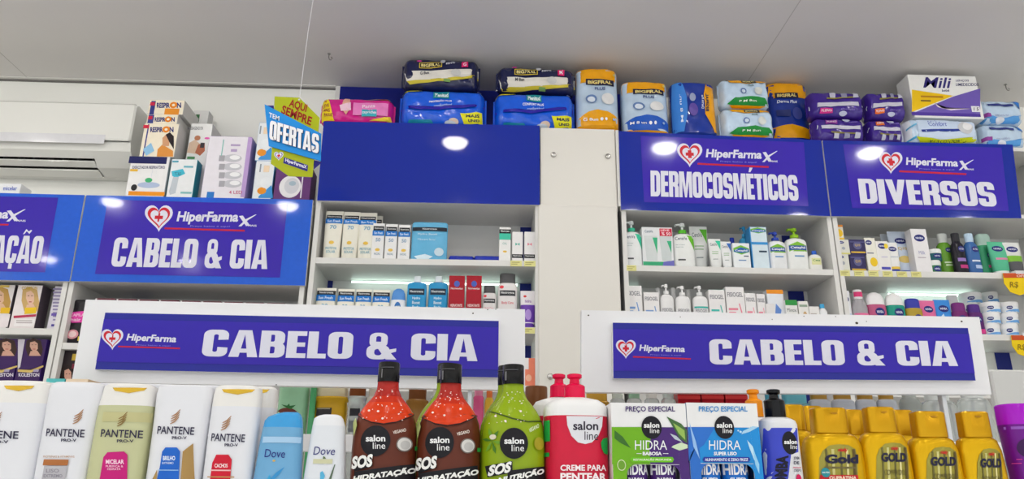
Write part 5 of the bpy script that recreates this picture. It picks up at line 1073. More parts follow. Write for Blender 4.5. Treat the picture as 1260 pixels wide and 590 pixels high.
def pant(x0, x1, y, sub=True): return [('q', 'PANTENE', (x0, y), (x1, y + 1.5), (x0 + 1.2, y - 9.5), PN, .012)] + ([('t', 'PRO-V', x0 + (x1 - x0) * .42, y + 7, x0 + (x1 - x0) * .82, y + 3.2, PN, .03)] if sub else [])
GOLDD = mat((214, 176, 60), .25, .5)
dish = lambda x0, x1, y: [('p', [(x0, y), (x1, y), (x1 - 3, y + 3.5), ((x0 + x1) / 2, y + 7), (x0 + 3, y + 4)], GOLDD)]
# row one
front_bottle('large white shampoo bottle cut by the left edge of the photo', 'shampoo_bottle', 'bottle', YG, [
   ('body', PEARL, [(498, -26, 55, 3), (520, -27, 54, 3), (590, -34, 47, 3), (None, -34, 47, 3)], leaf(-4, 511, 1.0) + pant(-42, 21, 539), .55),
   ('cap', PEARLC, [(471, -14, 50, 3), (474, -19, 55, 3), (485, -22, 57, 3), (498, -25, 56, 3)], dish(3, 40, 474.5), .55)], PG)
front_bottle('white conditioner bottle with brown band, second bottle from the left', 'conditioner_bottle', 'bottle', YG, [
   ('body', PEARL, [(472.5, 68, 124, 3.2), (475, 64, 128, 3.2), (482, 61.5, 129, 3.2), (530, 54, 120, 3), (590, 45, 110, 3), (None, 47, 108, 3)],
    leaf(96, 508, 1.0) + pant(55, 101, 537) + [('t', 'PROTEÍNAS & VITAMINAS', 52, 563.5, 90, 560.5, (190, 150, 120), .01), ('r', 51.5, 573, 83.5, 566, (176, 110, 60)), ('r', 50, 592, 82, 574, (186, 184, 190)), ('t', 'LISO', 56, 582, 72, 577.5, (140, 136, 146), .02), ('t', 'EXTREMO', 53, 588, 76, 584, (140, 136, 146), .02)], .55)], PG)
MIC = mat((226, 228, 178), .12, trans=.3, grain=.02)
front_bottle('translucent yellow-green micellar shampoo bottle with magenta tag', 'shampoo_bottle', 'bottle', YG, [
   ('body', MIC, [(501, 122, 189, 3), (520, 119, 187, 3), (590, 109, 177, 3), (None, 109, 177, 3)],
    [('r', 124, 519, 186, 508, (196, 192, 140))] + leaf(151, 511, 1.0, (140, 110, 60)) + pant(123, 172, 538) + [('p', [(132, 557), (152, 556), (156, 560), (155, 592), (122, 592), (127, 563)], (198, 24, 120)), ('t', 'MICELAR', 130, 571.5, 152, 566, (250, 220, 235), .03), ('t', 'PURIFICA &', 130, 575.5, 151, 573, (250, 210, 230), .01), ('t', 'HIDRATA', 132, 579, 148, 576.5, (250, 210, 230), .01)], .55),
   ('cap', PEARLC, [(474, 132, 182, 3), (477, 127, 188, 3), (488, 125, 189, 3), (501, 122, 189, 3)], dish(137, 178, 477), .55)], PG)
front_bottle('white conditioner bottle with blue tag', 'conditioner_bottle', 'bottle', YG, [
   ('body', PEARL, [(476, 199, 257, 3.2), (478, 195, 261, 3.2), (486, 193, 263, 3.2), (530, 189, 257, 3), (590, 182, 249, 3), (None, 184, 247, 3)],
    leaf(216, 508, 1.0) + pant(192, 237, 534) + [('p', [(236, 546), (236, 592), (221, 592), (224, 556)], (170, 136, 80)), ('p', [(203, 551), (217, 551), (221, 556), (219, 592), (192, 592), (196, 575), (199, 556)], (30, 100, 200)), ('t', 'BRILHO', 200, 567, 215, 561.5, (230, 240, 250), .03), ('t', 'EXTREMO', 199, 571.5, 213, 569, (220, 232, 250), .01), ('r', 194, 579.5, 219, 578.6, (150, 190, 235)), ('p', [(193, 578), (192, 592), (186, 592)], (170, 136, 80))], .55)], PG)
front_bottle('white shampoo bottle with red tag and gold cap dish', 'shampoo_bottle', 'bottle', YG, [
   ('body', PEARL, [(502, 262, 321, 3), (530, 259, 319, 3), (590, 251, 311, 3), (None, 251, 311, 3)],
    leaf(279, 516, 1.0) + pant(259, 300, 543) + [('p', [(266, 560), (281, 560), (285, 566), (283, 592), (258, 592), (261, 570)], (206, 24, 50)), ('t', 'CACHOS', 264, 576, 280, 571, (250, 225, 228), .03), ('r', 259, 580, 284, 578.6, (240, 190, 190)), ('r', 255, 588, 288, 587, (196, 150, 90))], .55),
   ('cap', PEARLC, [(476, 270, 316, 3), (479, 266, 321, 3), (488, 264, 322, 3), (502, 262, 321, 3)], dish(272, 312, 479), .55)], PG)
front_bottle('white shampoo bottle half hidden behind the red-tagged bottle', 'shampoo_bottle', 'bottle', YG + .07, [
   ('body', PEARL, [(503, 280, 338, 3), (590, 272, 330, 3), (None, 272, 330, 3)], [], .5),
   ('cap', PEARLC, [(477, 286, 334, 3), (480, 282, 338, 3), (503, 280, 338, 3)], dish(300, 330, 479), .5)], PG)
for k, (a, b_, t) in enumerate(((20, 84, 473), (88, 150, 473.5), (152, 214, 474.5), (226, 284, 476))):
    front_bottle(['white bottle in the second row behind the first and second bottles', 'white bottle in the second row behind the brown-banded and micellar bottles', 'white bottle in the second row behind the micellar and blue-tagged bottles', 'white bottle in the second row behind the blue-tagged and red-tagged bottles'][k], 'conditioner_bottle', 'bottle', YG + .085, [
       ('body', PEARL, [(t, a + 5, b_ - 5, 3), (t + 2, a + 1, b_ - 1, 3), (t + 10, a, b_, 3), (590, a - 8, b_ - 8, 3), (None, a - 8, b_ - 8, 3)], [], .5)], PG)
DVB = mat((120, 182, 226), .15, trans=.15, grain=.02)
front_bottle('light blue shampoo bottle with slanted glossy blue cap', 'shampoo_bottle', 'bottle', YG, [
   ('body', DVB, [(527, 323, 371, 2.8), (540, 321, 372, 2.8), (560, 318, 372, 2.8), (590, 313, 371, 2.8), (None, 313, 371, 2.8)], [('r', 322, 545, 368, 538, (170, 206, 236)), ('q', 'Dove', (325, 563), (350, 564), (326.5, 553), (36, 40, 130), .0), ('d', 337, 567.5, 1.6, 1.2, (220, 180, 90)), ('p', [(331, 592), (340, 582), (350, 575), (344, 584), (336, 592)], (60, 150, 210)), ('p', [(332, 584), (334, 592), (328, 592)], (60, 170, 220))], .6),
   ('cap', mat((66, 160, 222), .12), [(508, 351, 369, 2.6, 1), (510, 341, 371, 2.6, 1), (514, 331, 372, 2.6, 1), (519, 326, 372, 2.6), (527, 323, 371, 2.6)], [], .6)])
front_bottle('slim white conditioner bottle beside the light blue one', 'conditioner_bottle', 'bottle', YG, [
   ('body', mat((226, 230, 236), .25, grain=.01), [(525, 383, 423, 2.6), (545, 380, 424, 2.6), (590, 374, 425, 2.6), (None, 374, 425, 2.6)], [('q', 'Dove', (385, 560), (411, 560.5), (387, 550), (40, 38, 120), .0), ('p', [(398, 561.5), (400, 563), (401, 565), (397, 565)], (100, 120, 80)), ('r', 385, 571, 409, 565.5, (206, 206, 170)), ('p', [(394, 592), (394, 582), (397, 580), (400, 586), (398, 592)], (90, 180, 220)), ('p', [(404, 592), (411, 572), (412, 572), (407, 592)], (90, 110, 90))], .6),
   ('cap', mat((232, 234, 238), .22, grain=.01), [(511, 398, 416, 2.6, 1), (512.5, 392, 420, 2.6, 1), (516, 386.5, 422, 2.6, 1), (525, 383, 423, 2.6)], [], .6)])

# hydration bottles: round shoulders, black flip caps
BLACKC = mat((12, 12, 15), .2)
def sos(label, x0, x1, xc, ytop, up, lowc, dots, name='hair_cream_bottle', Y=YG, prints=True, fruit='coco', wcap=13.6, first=0):
    s = (x1 - x0) / 82.0; c = (x0 + x1) / 2 - 1
    q = lambda py, hw, n=2.2: (ytop + py, (xc + (c - xc) * min(1, py / 100)) - hw * s, (xc + (c - xc) * min(1, py / 100)) + hw * s, n)
    rows = [q(23, 13.2), q(33, 14), q(42, 18), q(50, 25), q(57, 30.5), q(64, 34.5), q(74, 38.3), q(88, 40.3), q(110, 41), (590, x0, x1, 2.2), (None, x0, x1, 2.2)]
    art = []
    if prints:
        yb = ytop + 72
        X = lambda u: xc + (c - xc) * .7 + u * s
        if fruit == 'coco':
            art.append(('p', [(X(-39), yb - 12.5), (X(0), yb - 12.5), (X(39), yb - 12.5), (X(30), yb - 5), (X(16), yb + 1.5), (X(0), yb + 4), (X(-16), yb + 1.5), (X(-30), yb - 5)], up))
            for (u0, v0, u1, v1) in ((-39, -12, -30, -5), (-30, -5, -16, 1.5), (-16, 1.5, 0, 4), (0, 4, 16, 1.5), (16, 1.5, 30, -5), (30, -5, 39, -12)): art.append(('p', [(X(u0), yb + v0), (X(u1), yb + v1), (X(u1), yb + v1 - 1.5), (X(u0), yb + v0 - 1.5)], (40, 20, 16)))
        else:
            for (u0, v0, u1, v1) in ((-38, -20, -20, -13), (-20, -13, 0, -6), (0, -6, 20, -2), (20, -2, 40, -4)): art.append(('p', [(X(u0), yb + v0), (X(u1), yb + v1), (X(u1), yb + v1 - 1.8), (X(u0), yb + v0 - 1.8)], (60, 80, 20)))
            for k in range(6):
                an = R_(60 * k + 10); ax, ay = X(-25), ytop + 93
                art.append(('p', [(ax, ay), (ax + 7 * math.cos(an) - 2 * math.sin(an), ay + 11 * math.sin(an) + 2 * math.cos(an)), (ax + 12 * math.cos(an), ay + 17 * math.sin(an)), (ax + 7 * math.cos(an) + 2 * math.sin(an), ay + 11 * math.sin(an) - 2 * math.cos(an))], (70, 120, 30) if k % 2 else (110, 160, 40)))
            art.append(('d', X(-24), ytop + 88, 4 * s, 3.4 * s, (220, 214, 190)))
        lx = -10 if fruit == 'coco' else 2; ly = 96
        art += [('d', X(lx), ytop + ly, 17.5 * s, 19.5, (22, 20, 26)), ('t', 'salon', X(lx - 12), ytop + ly + 1, X(lx + 12.5), ytop + ly - 7, (240, 240, 240), .03), ('t', 'line', X(lx - 3), ytop + ly + 10, X(lx + 12.5), ytop + ly + 2, (240, 240, 240), .0)]
        if fruit == 'coco':
            art += [('d', X(25), ytop + 100, 9 * s, 9.4, (120, 110, 104)), ('d', X(25), ytop + 100, 7.6 * s, 8, (214, 212, 208)), ('d', X(26), ytop + 101, 5.4 * s, 5.6, (190, 188, 186)), ('q', 'VEGANO', (X(12), ytop + 88), (X(27), ytop + 84), (X(11.5), ytop + 84), (240, 230, 220), .02), ('r', X(36), ytop + 107, X(40), ytop + 102, (40, 150, 60)), ('p', [(X(-39), ytop + 72), (X(-35), ytop + 66), (X(-33), ytop + 76), (X(-37), ytop + 90)], (180, 190, 120))]
        else:
            art += [('q', 'VEGANO', (X(21), ytop + 83), (X(33), ytop + 76), (X(20.5), ytop + 78), (230, 236, 200), .02), ('d', X(33), ytop + 96, 6 * s, 8, (170, 160, 40))]
        by = ytop + 134
        art += [('p', [(X(-38), by - 16), (X(-14), by - 19), (X(-13), by - 7), (X(-36), by)], (22, 20, 26)), ('p', [(X(-36), by), (X(36), by - 10), (X(36), by + 14), (X(-36), by + 14)], (22, 20, 26))] if fruit == 'coco' else [('p', [(X(-33), by - 10), (X(0), by - 16), (X(0), by - 2), (X(-30), by + 4)], (22, 20, 26)), ('p', [(X(-6), by - 4), (X(40), by - 10), (X(40), by + 14), (X(-6), by + 14)], (22, 20, 26))]
        if fruit == 'coco': art += [('q', 'SOS', (X(-40), by - 3), (X(-14), by - 6), (X(-38), by - 19), (240, 240, 236), .05), ('q', 'HIDRATAÇÃO', (X(-38), by + 14), (X(36), by + 3), (X(-36), by + 4), (240, 240, 236), .05)]
        else: art += [('q', 'SOS', (X(-30), by + 3), (X(-3), by - 2), (X(-27), by - 11), (240, 240, 236), .05), ('q', 'NUTRIÇÃO', (X(-18), by + 13), (X(38), by + 1), (X(-16), by + 3), (240, 240, 236), .05)]
        rnd = random.Random(3 + first)
        for k in range(34):
            v = rnd.uniform(30, 72); hw = 12 + max(0, (v - 34)) * .62; u = rnd.uniform(-.8, .8) * hw; rr = rnd.choice((.5, .6, .6, .8, 1.5 if v > 46 else .6))
            art.append(('o', X(0) + (xc - X(0)) * (1 - v / 74) + u * s, ytop + v, rr * .9, (244, 226, 214)))
    cap = [('r', xc - 9.5, ytop + 16, xc - 7.5, ytop + 5, (120, 120, 124)), ('r', xc - 9.5, ytop + 3.6, xc + 6, ytop + 2.6, (80, 80, 84))]
    band = ('split', ytop + 60, up, lowc) if fruit == 'coco' and prints else up
    if fruit == 'coco' and prints: band = ('split', ytop + 60, up, lowc, [(ytop + 40, NECK0), (ytop + 50, NECK1)])
    return front_bottle(label, name, 'bottle', Y, [('body', band, rows, art, .72), ('cap', BLACKC, [(ytop, xc - 12.6 * s, xc + 12.6 * s, 2), (ytop + 1.5, xc - 13.6 * s, xc + 13.6 * s, 2), (ytop + 24, xc - 13.8 * s, xc + 13.8 * s, 2)], cap, 1.0)], 'hydration bottles with black caps', dr=.72)
NECK0 = mat((172, 38, 30), .2, grain=.15, scale=14); NECK1 = mat((196, 50, 26), .2, grain=.18, scale=14)
ORR = mat((214, 62, 22), .2, grain=.2, scale=14); BRN = mat((98, 44, 26), .3, grain=.12, scale=25); GRN = mat((142, 168, 22), .22, grain=.12, scale=16)
sos('orange-red and brown hydration bottle with black cap, left one', 431, 510.5, 477, 447, ORR, BRN, True)
sos('orange-red and brown hydration bottle with black cap, beside the green bottle', 511.5, 590, 553, 449, ORR, BRN, True, first=1)
sos('lime green hydration bottle with black cap in front', 591.5, 670, 632, 450, GRN, GRN, True, fruit='oliva', first=2)
sos('lime green hydration bottle half behind the right brown bottle', 507, 586, 549, 448.5, GRN, GRN, False, Y=YG + .075, prints=False)
sos('lime green hydration bottle half behind the front green one', 588.5, 657, 621, 451, GRN, GRN, False, Y=YG + .075, prints=False)

# combing creams and activators with nozzle caps
def nozzle(xa, xb, na, nb, y0, y1, y2, col):
    c = (na + nb) / 2; w = nb - na
    return ('nozzle_cap', col, [(y0, na + w * .12, nb - w * .12, 2), (y0 + 1, na, nb, 2), (y0 + 4.5, na, nb, 2), (y0 + 6.5, c - w * .32, c + w * .32, 2), (y1 - 2, c - w * .36, c + w * .36, 2), (y1, xa + 1.5, xb - 1.5, 2), (y1 + 1.5, xa, xb, 2), (y2, xa - .3, xb + .3, 2)], [], 1.0)
HOTP = mat((226, 16, 72), .2)
REDC = mat((206, 26, 60), .3, grain=.08, scale=60)
front_bottle('red and white hair cream bottle with hot pink nozzle cap in front', 'hair_cream_bottle', 'bottle', YG, [
   ('body', ('split', 511.5, mat((238, 238, 238), .3, grain=.01), REDC), [(490, 697, 721, 2.2), (491.5, 690, 728, 2.4), (494, 680, 738, 2.6), (499, 673, 745, 2.8), (504, 671, 748, 3), (590, 670, 748, 3), (None, 670, 748, 3)],
    [('p', [(697, 512.5), (742, 512.8), (741, 525), (736, 537), (728, 545), (720, 547), (711, 545), (703, 537), (698, 524)], (226, 226, 232)), ('t', 'salon', 705, 530, 736, 519, (50, 44, 60), .025), ('t', 'line', 719, 542, 736, 531.5, (50, 44, 60), .0),
     ('r', 671.5, 543, 678, 517, (30, 160, 70)), ('r', 671.5, 562, 677.5, 557, (30, 160, 70)), ('p', [(739, 545), (742, 540), (748, 538), (748, 560), (743, 558), (740, 552)], (30, 160, 70)), ('t', 'CREME PARA', 690, 580, 746, 572.5, (250, 235, 238), .03), ('t', 'PENTEAR', 690, 592, 746, 582.5, (250, 235, 238), .04)], .8),
   nozzle(697, 722, 700, 718, 461, 475, 491, HOTP)], 'nozzle cap bottles', dr=.8)
front_bottle('red and white hair cream bottle with hot pink nozzle cap, half behind its twin', 'hair_cream_bottle', 'bottle', YG + .09, [
   ('body', ('split', 512, mat((238, 238, 238), .3, grain=.01), REDC), [(490, 678, 700, 2.2), (492, 672, 708, 2.4), (496, 661, 719, 2.6), (502, 656, 722, 2.8), (590, 655, 723, 3), (None, 655, 723, 3)],
    [('d', 690, 520, 22, 24, (206, 206, 212)), ('r', 656, 541, 662, 517, (30, 160, 70))], .8),
   nozzle(678, 700, 681, 697, 461, 474.5, 490, HOTP)], 'nozzle cap bottles', dr=.8)
INDIGO = mat((62, 74, 196), .3, grain=.06)
front_bottle('white and indigo leave-in bottle with black nozzle cap', 'hair_cream_bottle', 'bottle', YG, [
   ('body', mat((226, 228, 232), .3, grain=.01), [(514, 946, 969, 2.2), (516, 942, 976, 2.4), (519, 938, 980.5, 2.8), (524, 936.5, 982, 3), (590, 938, 986, 3), (None, 938, 986, 3)],
    [('p', [(942, 527), (982, 527), (983, 560), (973, 575), (968, 594), (943, 594), (942.5, 560)], INDIGO), ('p', [(973, 560), (984, 556), (986, 594), (969, 594)], (222, 222, 226)), ('d', 971.5, 545.5, 11, 14.5, (22, 20, 28)), ('t', 'salon', 964.5, 547, 981, 541.5, (240, 240, 240), .03), ('t', 'line', 972, 553, 981, 547.5, (240, 240, 240), .0),
     ('q', 'BOMBA', (967, 605), (970, 561), (952, 605), (24, 20, 40), .05), ('t', 'JOVEM', 976, 567, 983, 562.5, (70, 70, 90), .02), ('t', 'DE', 976, 572, 983, 568, (70, 70, 90), .02), ('r', 975, 576.4, 985, 575.6, (200, 40, 90)), ('t', 'CRESPO', 976, 581, 985, 578, (70, 70, 90), .01), ('d', 982, 590, 4, 6, (206, 30, 90))], .8),
   nozzle(945, 969, 947, 963, 480, 493, 514.5, BLACKC)], 'nozzle cap bottles', dr=.8)
front_bottle('bottle with orange nozzle cap behind the white and indigo one', 'hair_cream_bottle', 'bottle', YG + .09, [
   ('body', mat((226, 228, 232), .3, grain=.01), [(514, 925, 946, 2.2), (517, 919, 952, 2.5), (522, 914, 957, 2.8), (590, 914, 958, 3), (None, 914, 958, 3)], [], .8),
   nozzle(925, 945, 927.5, 942, 480, 493, 514, mat((244, 150, 20), .22))], 'nozzle cap bottles', dr=.8)

# kit cartons: a window cut in the front shows the two bottles inside
def kit(label, px0, px1, ytop, win, whitec, faces, art, side, bottles):
    Y = YG - .01
    a, b_ = P(px0, 540, Y), P(px1, 540, Y); zt = P((px0 + px1) / 2, ytop, Y).z; X = (a.x + b_.x) / 2; w = b_.x - a.x; h = zt - ZG; d = .058
    r = root('kit_carton', (X, Y, ZG), label, 'box', 'special price kit cartons')
    C = lambda u, v: (P(u, v, Y).x - X, P(u, v, Y).z - ZG)
    wx0, wz1 = C(win[0], win[2]); wx1 = C(win[1], win[2])[0]; wz0 = .035; t = .0012
    m = MB()
    m.box(-w / 2, 0, wz1, w / 2, t, h, WHITE); m.box(-w / 2, 0, 0, wx0, t, wz1, WHITE); m.box(wx1, 0, 0, w / 2, t, wz1, WHITE); m.box(wx0, 0, 0, wx1, t, wz0, side)
    m.box(-w / 2, t, 0, -w / 2 + t, d, h, side); m.box(w / 2 - t, t, 0, w / 2, d, h, side); m.box(-w / 2, d, 0, w / 2, d + t, h, side); m.box(-w / 2 + t, t, 0, w / 2 - t, d, t, WHITE)
    m.box(-w / 2 + t, t, h - t, w / 2 - t, d, h, whitec)
    F = lambda x, z, l: (x, -l * .5, z)
    # coloured fields stop at the window's edge
    for qi, (u0, v0, u1, v1, c) in enumerate(faces):
        z1 = C(u0, v0)[1]; z0 = C(u1, v1)[1]; x0 = C(u0, win[2])[0]; x1 = C(u1, win[2])[0]
        x0 = -w / 2 if qi == 0 else x0; x1 = w / 2 if qi == len(faces) - 1 else x1
        m.rect(F, x0, max(z0, 0), x1, z1, c)
    printing(m, F, C, art, False); m.build('carton_body', r)
    for s_ in (0, 1):                                  # rounded upper corners of the window
        pass
    R = .012
    for sx, x0 in ((1, wx0), (-1, wx1)):
        m = MB()
        pts = [(x0, wz1), (x0 + sx * R, wz1)] + [(x0 + sx * (R - R * math.sin(R_(q * 15))), wz1 - (R - R * math.cos(R_(q * 15)))) for q in range(1, 7)]
        c = faces[0][4] if sx == 1 else faces[-1][4]
        n = len(m.v); m.v += [(p[0], -.0002, p[1]) for p in pts]; m.face([n + i for i in (range(len(pts)) if sx == -1 else range(len(pts) - 1, -1, -1))], c)
        m.build('window_corner', r)
    for (lb, u0, u1, col, txt, sub) in bottles:
        x0, x1 = C(u0, 590)[0], C(u1, 590)[0]; rr = (x1 - x0) / 2 * .98; hb = h * .86
        q = root('kit_bottle', (X + (x0 + x1) / 2, Y + t + .002 + rr, ZG + t + .0008), lb, 'bottle', 'bottles inside the kit cartons')
        secs = [(0, rr * .95, rr * .95, 2, 0, 0), (.004, rr, rr, 2, 0, 0), (hb * .80, rr, rr, 2, 0, 0), (hb * .86, rr * .9, rr * .9, 2, 0, 0)]
        mb = MB(); mb.loft(secs, col); FF = frontF(secs); zz = P((u0 + u1) / 2, 587, Y).z - ZG
        mb.text(FF, (-rr * .95, zz), (rr * .95, zz), (-rr * .95, zz + .0125), M_((236, 236, 240)), glyphs(txt, .03)); mb.text(FF, (-rr * .6, zz - .009), (rr * .6, zz - .009), (-rr * .6, zz - .003), M_((236, 236, 240)), glyphs(sub, .04))
        mb.build('body', q, smooth=True)
        mb = MB(); mb.loft([(hb * .86, rr * .8, rr * .8, 2, 0, 0), (hb * .99, rr * .8, rr * .8, 2, 0, 0), (hb, rr * .75, rr * .75, 2, 0, 0)], (236, 236, 238)); mb.build('cap', q, smooth=True)
    return r
VIO = mat((74, 38, 116), .3, grain=.08, scale=20); LIM = mat((112, 176, 24), .3, grain=.14, scale=16); SKY = mat((30, 140, 214), .3, grain=.12, scale=14); DSK = mat((44, 110, 200), .3, grain=.1)
salon = lambda x, y: [('d', x, y, 13.2, 14.4, (22, 20, 28)), ('t', 'salon', x - 9.5, y + .5, x + 9.5, y - 6, (240, 240, 240), .03), ('t', 'line', x - 2, y + 7, x + 9.5, y + 1, (240, 240, 240), .0)]
aloe = lambda pts, c: ('p', pts, c)
VIOT = (70, 46, 110)
kit('special price kit carton in lime green and purple with aloe leaf', 753, 846, 496.5, (771, 836, 572), (236, 234, 238), [(753, 526, 771, 640, LIM), (771, 526, 800, 572, LIM), (800, 526, 836, 572, VIO), (836, 526, 846, 640, VIO)],
   [('p', [(753, 526), (802, 526), (800, 545), (790, 560), (780, 572), (771, 572), (753, 572)], LIM), ('p', [(846, 548), (838, 545), (828, 549), (826, 551), (836, 555), (846, 552)], (206, 226, 190)), ('p', [(820, 513), (838, 522), (845, 530), (845, 546), (836, 540), (828, 526)], (70, 110, 60)), ('p', [(828, 521), (842, 530), (843, 542), (835, 534)], (150, 186, 90)), ('p', [(756, 530), (766, 538), (776, 552), (764, 546), (756, 540)], (60, 110, 40)), ('p', [(824, 534), (832, 537), (840, 545), (830, 541)], (190, 200, 210)),
    ('t', 'PREÇO ESPECIAL', 769.5, 508.5, 830.5, 500.5, VIOT, .02), *salon(801.5, 526.5), ('t', 'HIDRA', 781, 554, 820.5, 542.5, (240, 240, 244), .0), ('t', 'BABOSA', 790.5, 561, 814, 556.5, (240, 240, 244), .04), ('r', 783, 559, 789, 558.4, (240, 240, 244)), ('r', 815.5, 559, 822, 558.4, (240, 240, 244)), ('p', [(777, 563), (827, 563), (829, 566), (827, 569.5), (777, 569.5), (775, 566)], (110, 190, 30)), ('t', 'RESTAURAÇÃO PROFUNDA', 779, 568, 826, 564.5, (240, 246, 220), .02), ('d', 764.5, 573, 5.6, 7, (210, 226, 170)), ('d', 764.5, 573, 4.6, 5.8, (110, 160, 50))],
   (236, 236, 236), [('purple bottle in the lime and purple carton window, left', 768, 801, VIO, 'HIDRA', 'BABOSA'), ('purple bottle in the lime and purple carton window, right', 803.5, 837, VIO, 'HIDRA', 'BABOSA')])
kit('special price kit carton in sky blue with water splashes', 847, 935, 496.5, (862, 927, 571), (220, 232, 246), [(847, 526, 862, 640, DSK), (862, 526, 927, 571, SKY), (927, 526, 935, 640, SKY)],
   [('p', [(847, 526), (880, 526), (866, 548), (850, 560), (847, 571)], DSK), ('p', [(914, 531), (926, 525), (933, 526), (922, 532), (912, 535)], (170, 214, 240)), ('p', [(919, 542), (926, 550), (931, 566), (928, 567), (922, 552)], (190, 226, 246)), ('p', [(926, 552), (934, 572), (934, 584), (929, 572)], (150, 206, 240)), ('p', [(848, 520), (856, 544), (861, 566), (853, 550)], (150, 190, 236)), ('d', 911, 532, 1.6, 1.4, (190, 226, 246)), ('d', 908, 530.5, 1.2, 1, (190, 226, 246)),
    ('t', 'PREÇO ESPECIAL', 859.5, 508.5, 919.5, 500.5, (50, 140, 206), .02), *salon(891, 526.5), ('t', 'HIDRA', 872, 554, 911, 542.5, (240, 244, 248), .0), ('t', 'SUPER LISO', 878, 561, 906, 556.5, (240, 244, 248), .04), ('p', [(866, 563), (921, 563), (923, 566), (921, 569), (866, 569), (864, 566)], (40, 60, 160)), ('t', 'ALINHAMENTO E ZERO FRIZZ', 867, 568, 920, 564.5, (236, 240, 250), .02)],
   (30, 110, 190), [('blue bottle in the sky blue carton window, left', 860, 892, mat((28, 110, 200), .28), 'HIDRA', 'SUPER'), ('blue bottle in the sky blue carton window, right', 894, 927, mat((28, 110, 200), .28), 'HIDRA', 'SUPER')])

# gold bottles
GOLD = mat((214, 168, 12), .26, .5, grain=.05); GCAP = mat((200, 150, 16), .24, .55, grain=.05); OLIV = mat((150, 140, 60), .25, .4, grain=.35, scale=30)
def gold(label, c0, c1, b0, b1, ycap, ysh, lab=None, Y=YG, tw='GOLD', sub='', low=None, lx=(0, 0)):
    cw = c1 - c0; dx = (c0 + c1) / 2 - (b0 + b1) / 2
    rows = [(ysh - 1, c0 + cw * .06, c1 - cw * .06, 2.6), (ysh + 1, c0 - (c0 - b0) * .25, c1 + (b1 - c1) * .25, 2.6), (ysh + 4, c0 - (c0 - b0) * .62, c1 + (b1 - c1) * .62, 2.7), (ysh + 9, b0 + 2.6, b1 - 2.4, 2.8), (ysh + 16, b0 + .6, b1 - .4, 2.9), (ysh + 28, b0, b1 + .5, 3), (590, b0 + 2, b1 + 4, 3), (None, b0 + 2, b1 + 4, 3)]
    art = []
    if lab:
        l0, l1, y0 = lab; lm = (l0 + l1) / 2; lw = l1 - l0
        sh_ = [(l0, 594), (l0, y0 + 17), (l0 + lw * .08, y0 + 8), (l0 + lw * .25, y0 + 1.5), (lm, y0), (l1 - lw * .25, y0 + 1), (l1 - lw * .04, y0 + 6), (l1, y0 + 17), (l1 + 1, 594)]
        art.append(('p', sh_, OLIV))
        for (u, wd, c) in ((.3, .07, (206, 200, 130)), (.52, .05, (100, 96, 50)), (.68, .06, (226, 216, 150)), (.86, .08, (96, 80, 40)), (.14, .05, (110, 104, 52))):
            art.append(('p', [(l0 + lw * u, y0 + 6), (l0 + lw * (u + wd), y0 + 6), (l0 + lw * (u + wd) + 2, 594), (l0 + lw * u + 2, 594)], c))
        x = lx[0]; w_ = lx[1]
        art += [('q', 'niely', (x + w_ * .38, y0 + 10.5), (x + w_ * .66, y0 + 10.5), (x + w_ * .40, y0 + 4.5), (206, 40, 40), .03), ('q', tw, (x, y0 + 24), (x + w_, y0 + 24), (x, y0 + 12.5), (36, 34, 60), .05)]
        if low:
            art += [('r', x + w_ * .0, y0 + 30, x + w_ * .9, y0 + 28, (110, 100, 60)), ('p', [(l0 + 1, y0 + 38), (l1, y0 + 38), (l1 + 1, 594), (l0 + 1, 594)], (190, 30, 34)), ('t', sub, x + 5, y0 + 44.5, x + w_ - 3, y0 + 39.5, (246, 226, 200), .03), ('d', x + 1, y0 + 35, 5.5, 6, (40, 140, 150)), ('t', 'NUTRI', x - 2.5, y0 + 36, x + 5, y0 + 34, (220, 240, 240), .03)]
        else: art += [('t', sub, x + w_ * .12, y0 + 40, x + w_ * .98, y0 + 33.5, (90, 80, 40), .0), ('t', 'FORTES', x + w_ * .45, y0 + 46, x + w_ * .7, y0 + 43, (110, 100, 50), .0)]
    capart = [('p', [(c0 + cw * .55, ycap + 4), (c0 + cw * .62, ycap + 6), (c0 + cw * .74, ycap + 6), (c0 + cw * .80, ycap + 4)], (170, 120, 20))] if lab else []
    return front_bottle(label, 'shampoo_bottle', 'bottle', Y, [('body', GOLD, rows, art, .55), ('cap', GCAP, [(ycap, c0 + 2, c1 - 2, 4), (ycap + 1.6, c0, c1, 4), (ysh, c0 - .6, c1 + .6, 4)], capart, .6)], 'gold bottles with gold flip caps')
gold('gold bottle with red keratin band, leftmost of the gold bottles in front', 1003, 1043.5, 990, 1060, 503, 534, (1010, 1056, 547), tw='Gold', sub='QUERATINA', low=True, lx=(1016, 41))
gold('gold bottle between the red-banded one and the lower-standing ones', 1068, 1102.5, 1060, 1118, 502, 533, (1080, 1119, 545), sub='COMPRIDOS', lx=(1085, 31))
gold('gold bottle, third from the left in the front row of gold bottles', 1127.5, 1164.5, 1120.5, 1179, 507.5, 539, (1142, 1180, 550), sub='COMPRIDOS', lx=(1146, 31))
gold('gold bottle beside the purple bottle', 1183.5, 1217.5, 1180.5, 1233, 507.5, 539, (1204, 1234, 552), sub='HIDRATAÇÃO', lx=(1207, 26))
for (lb, c0, c1, yc) in (('gold bottle in the second row behind the black nozzle bottle', 966, 993, 499), ('gold bottle in the second row behind the red-banded gold bottle', 992, 1016, 500.5), ('gold bottle in the second row between the red-banded bottle and its neighbour', 1043, 1067, 505), ('gold bottle in the second row between the second and third gold bottles', 1101, 1129, 505.5)):
    gold(lb, c0, c1, c0 - 9, c1 + 10, yc, yc + 31, Y=YG + (.145 if c0 == 992 else .085))
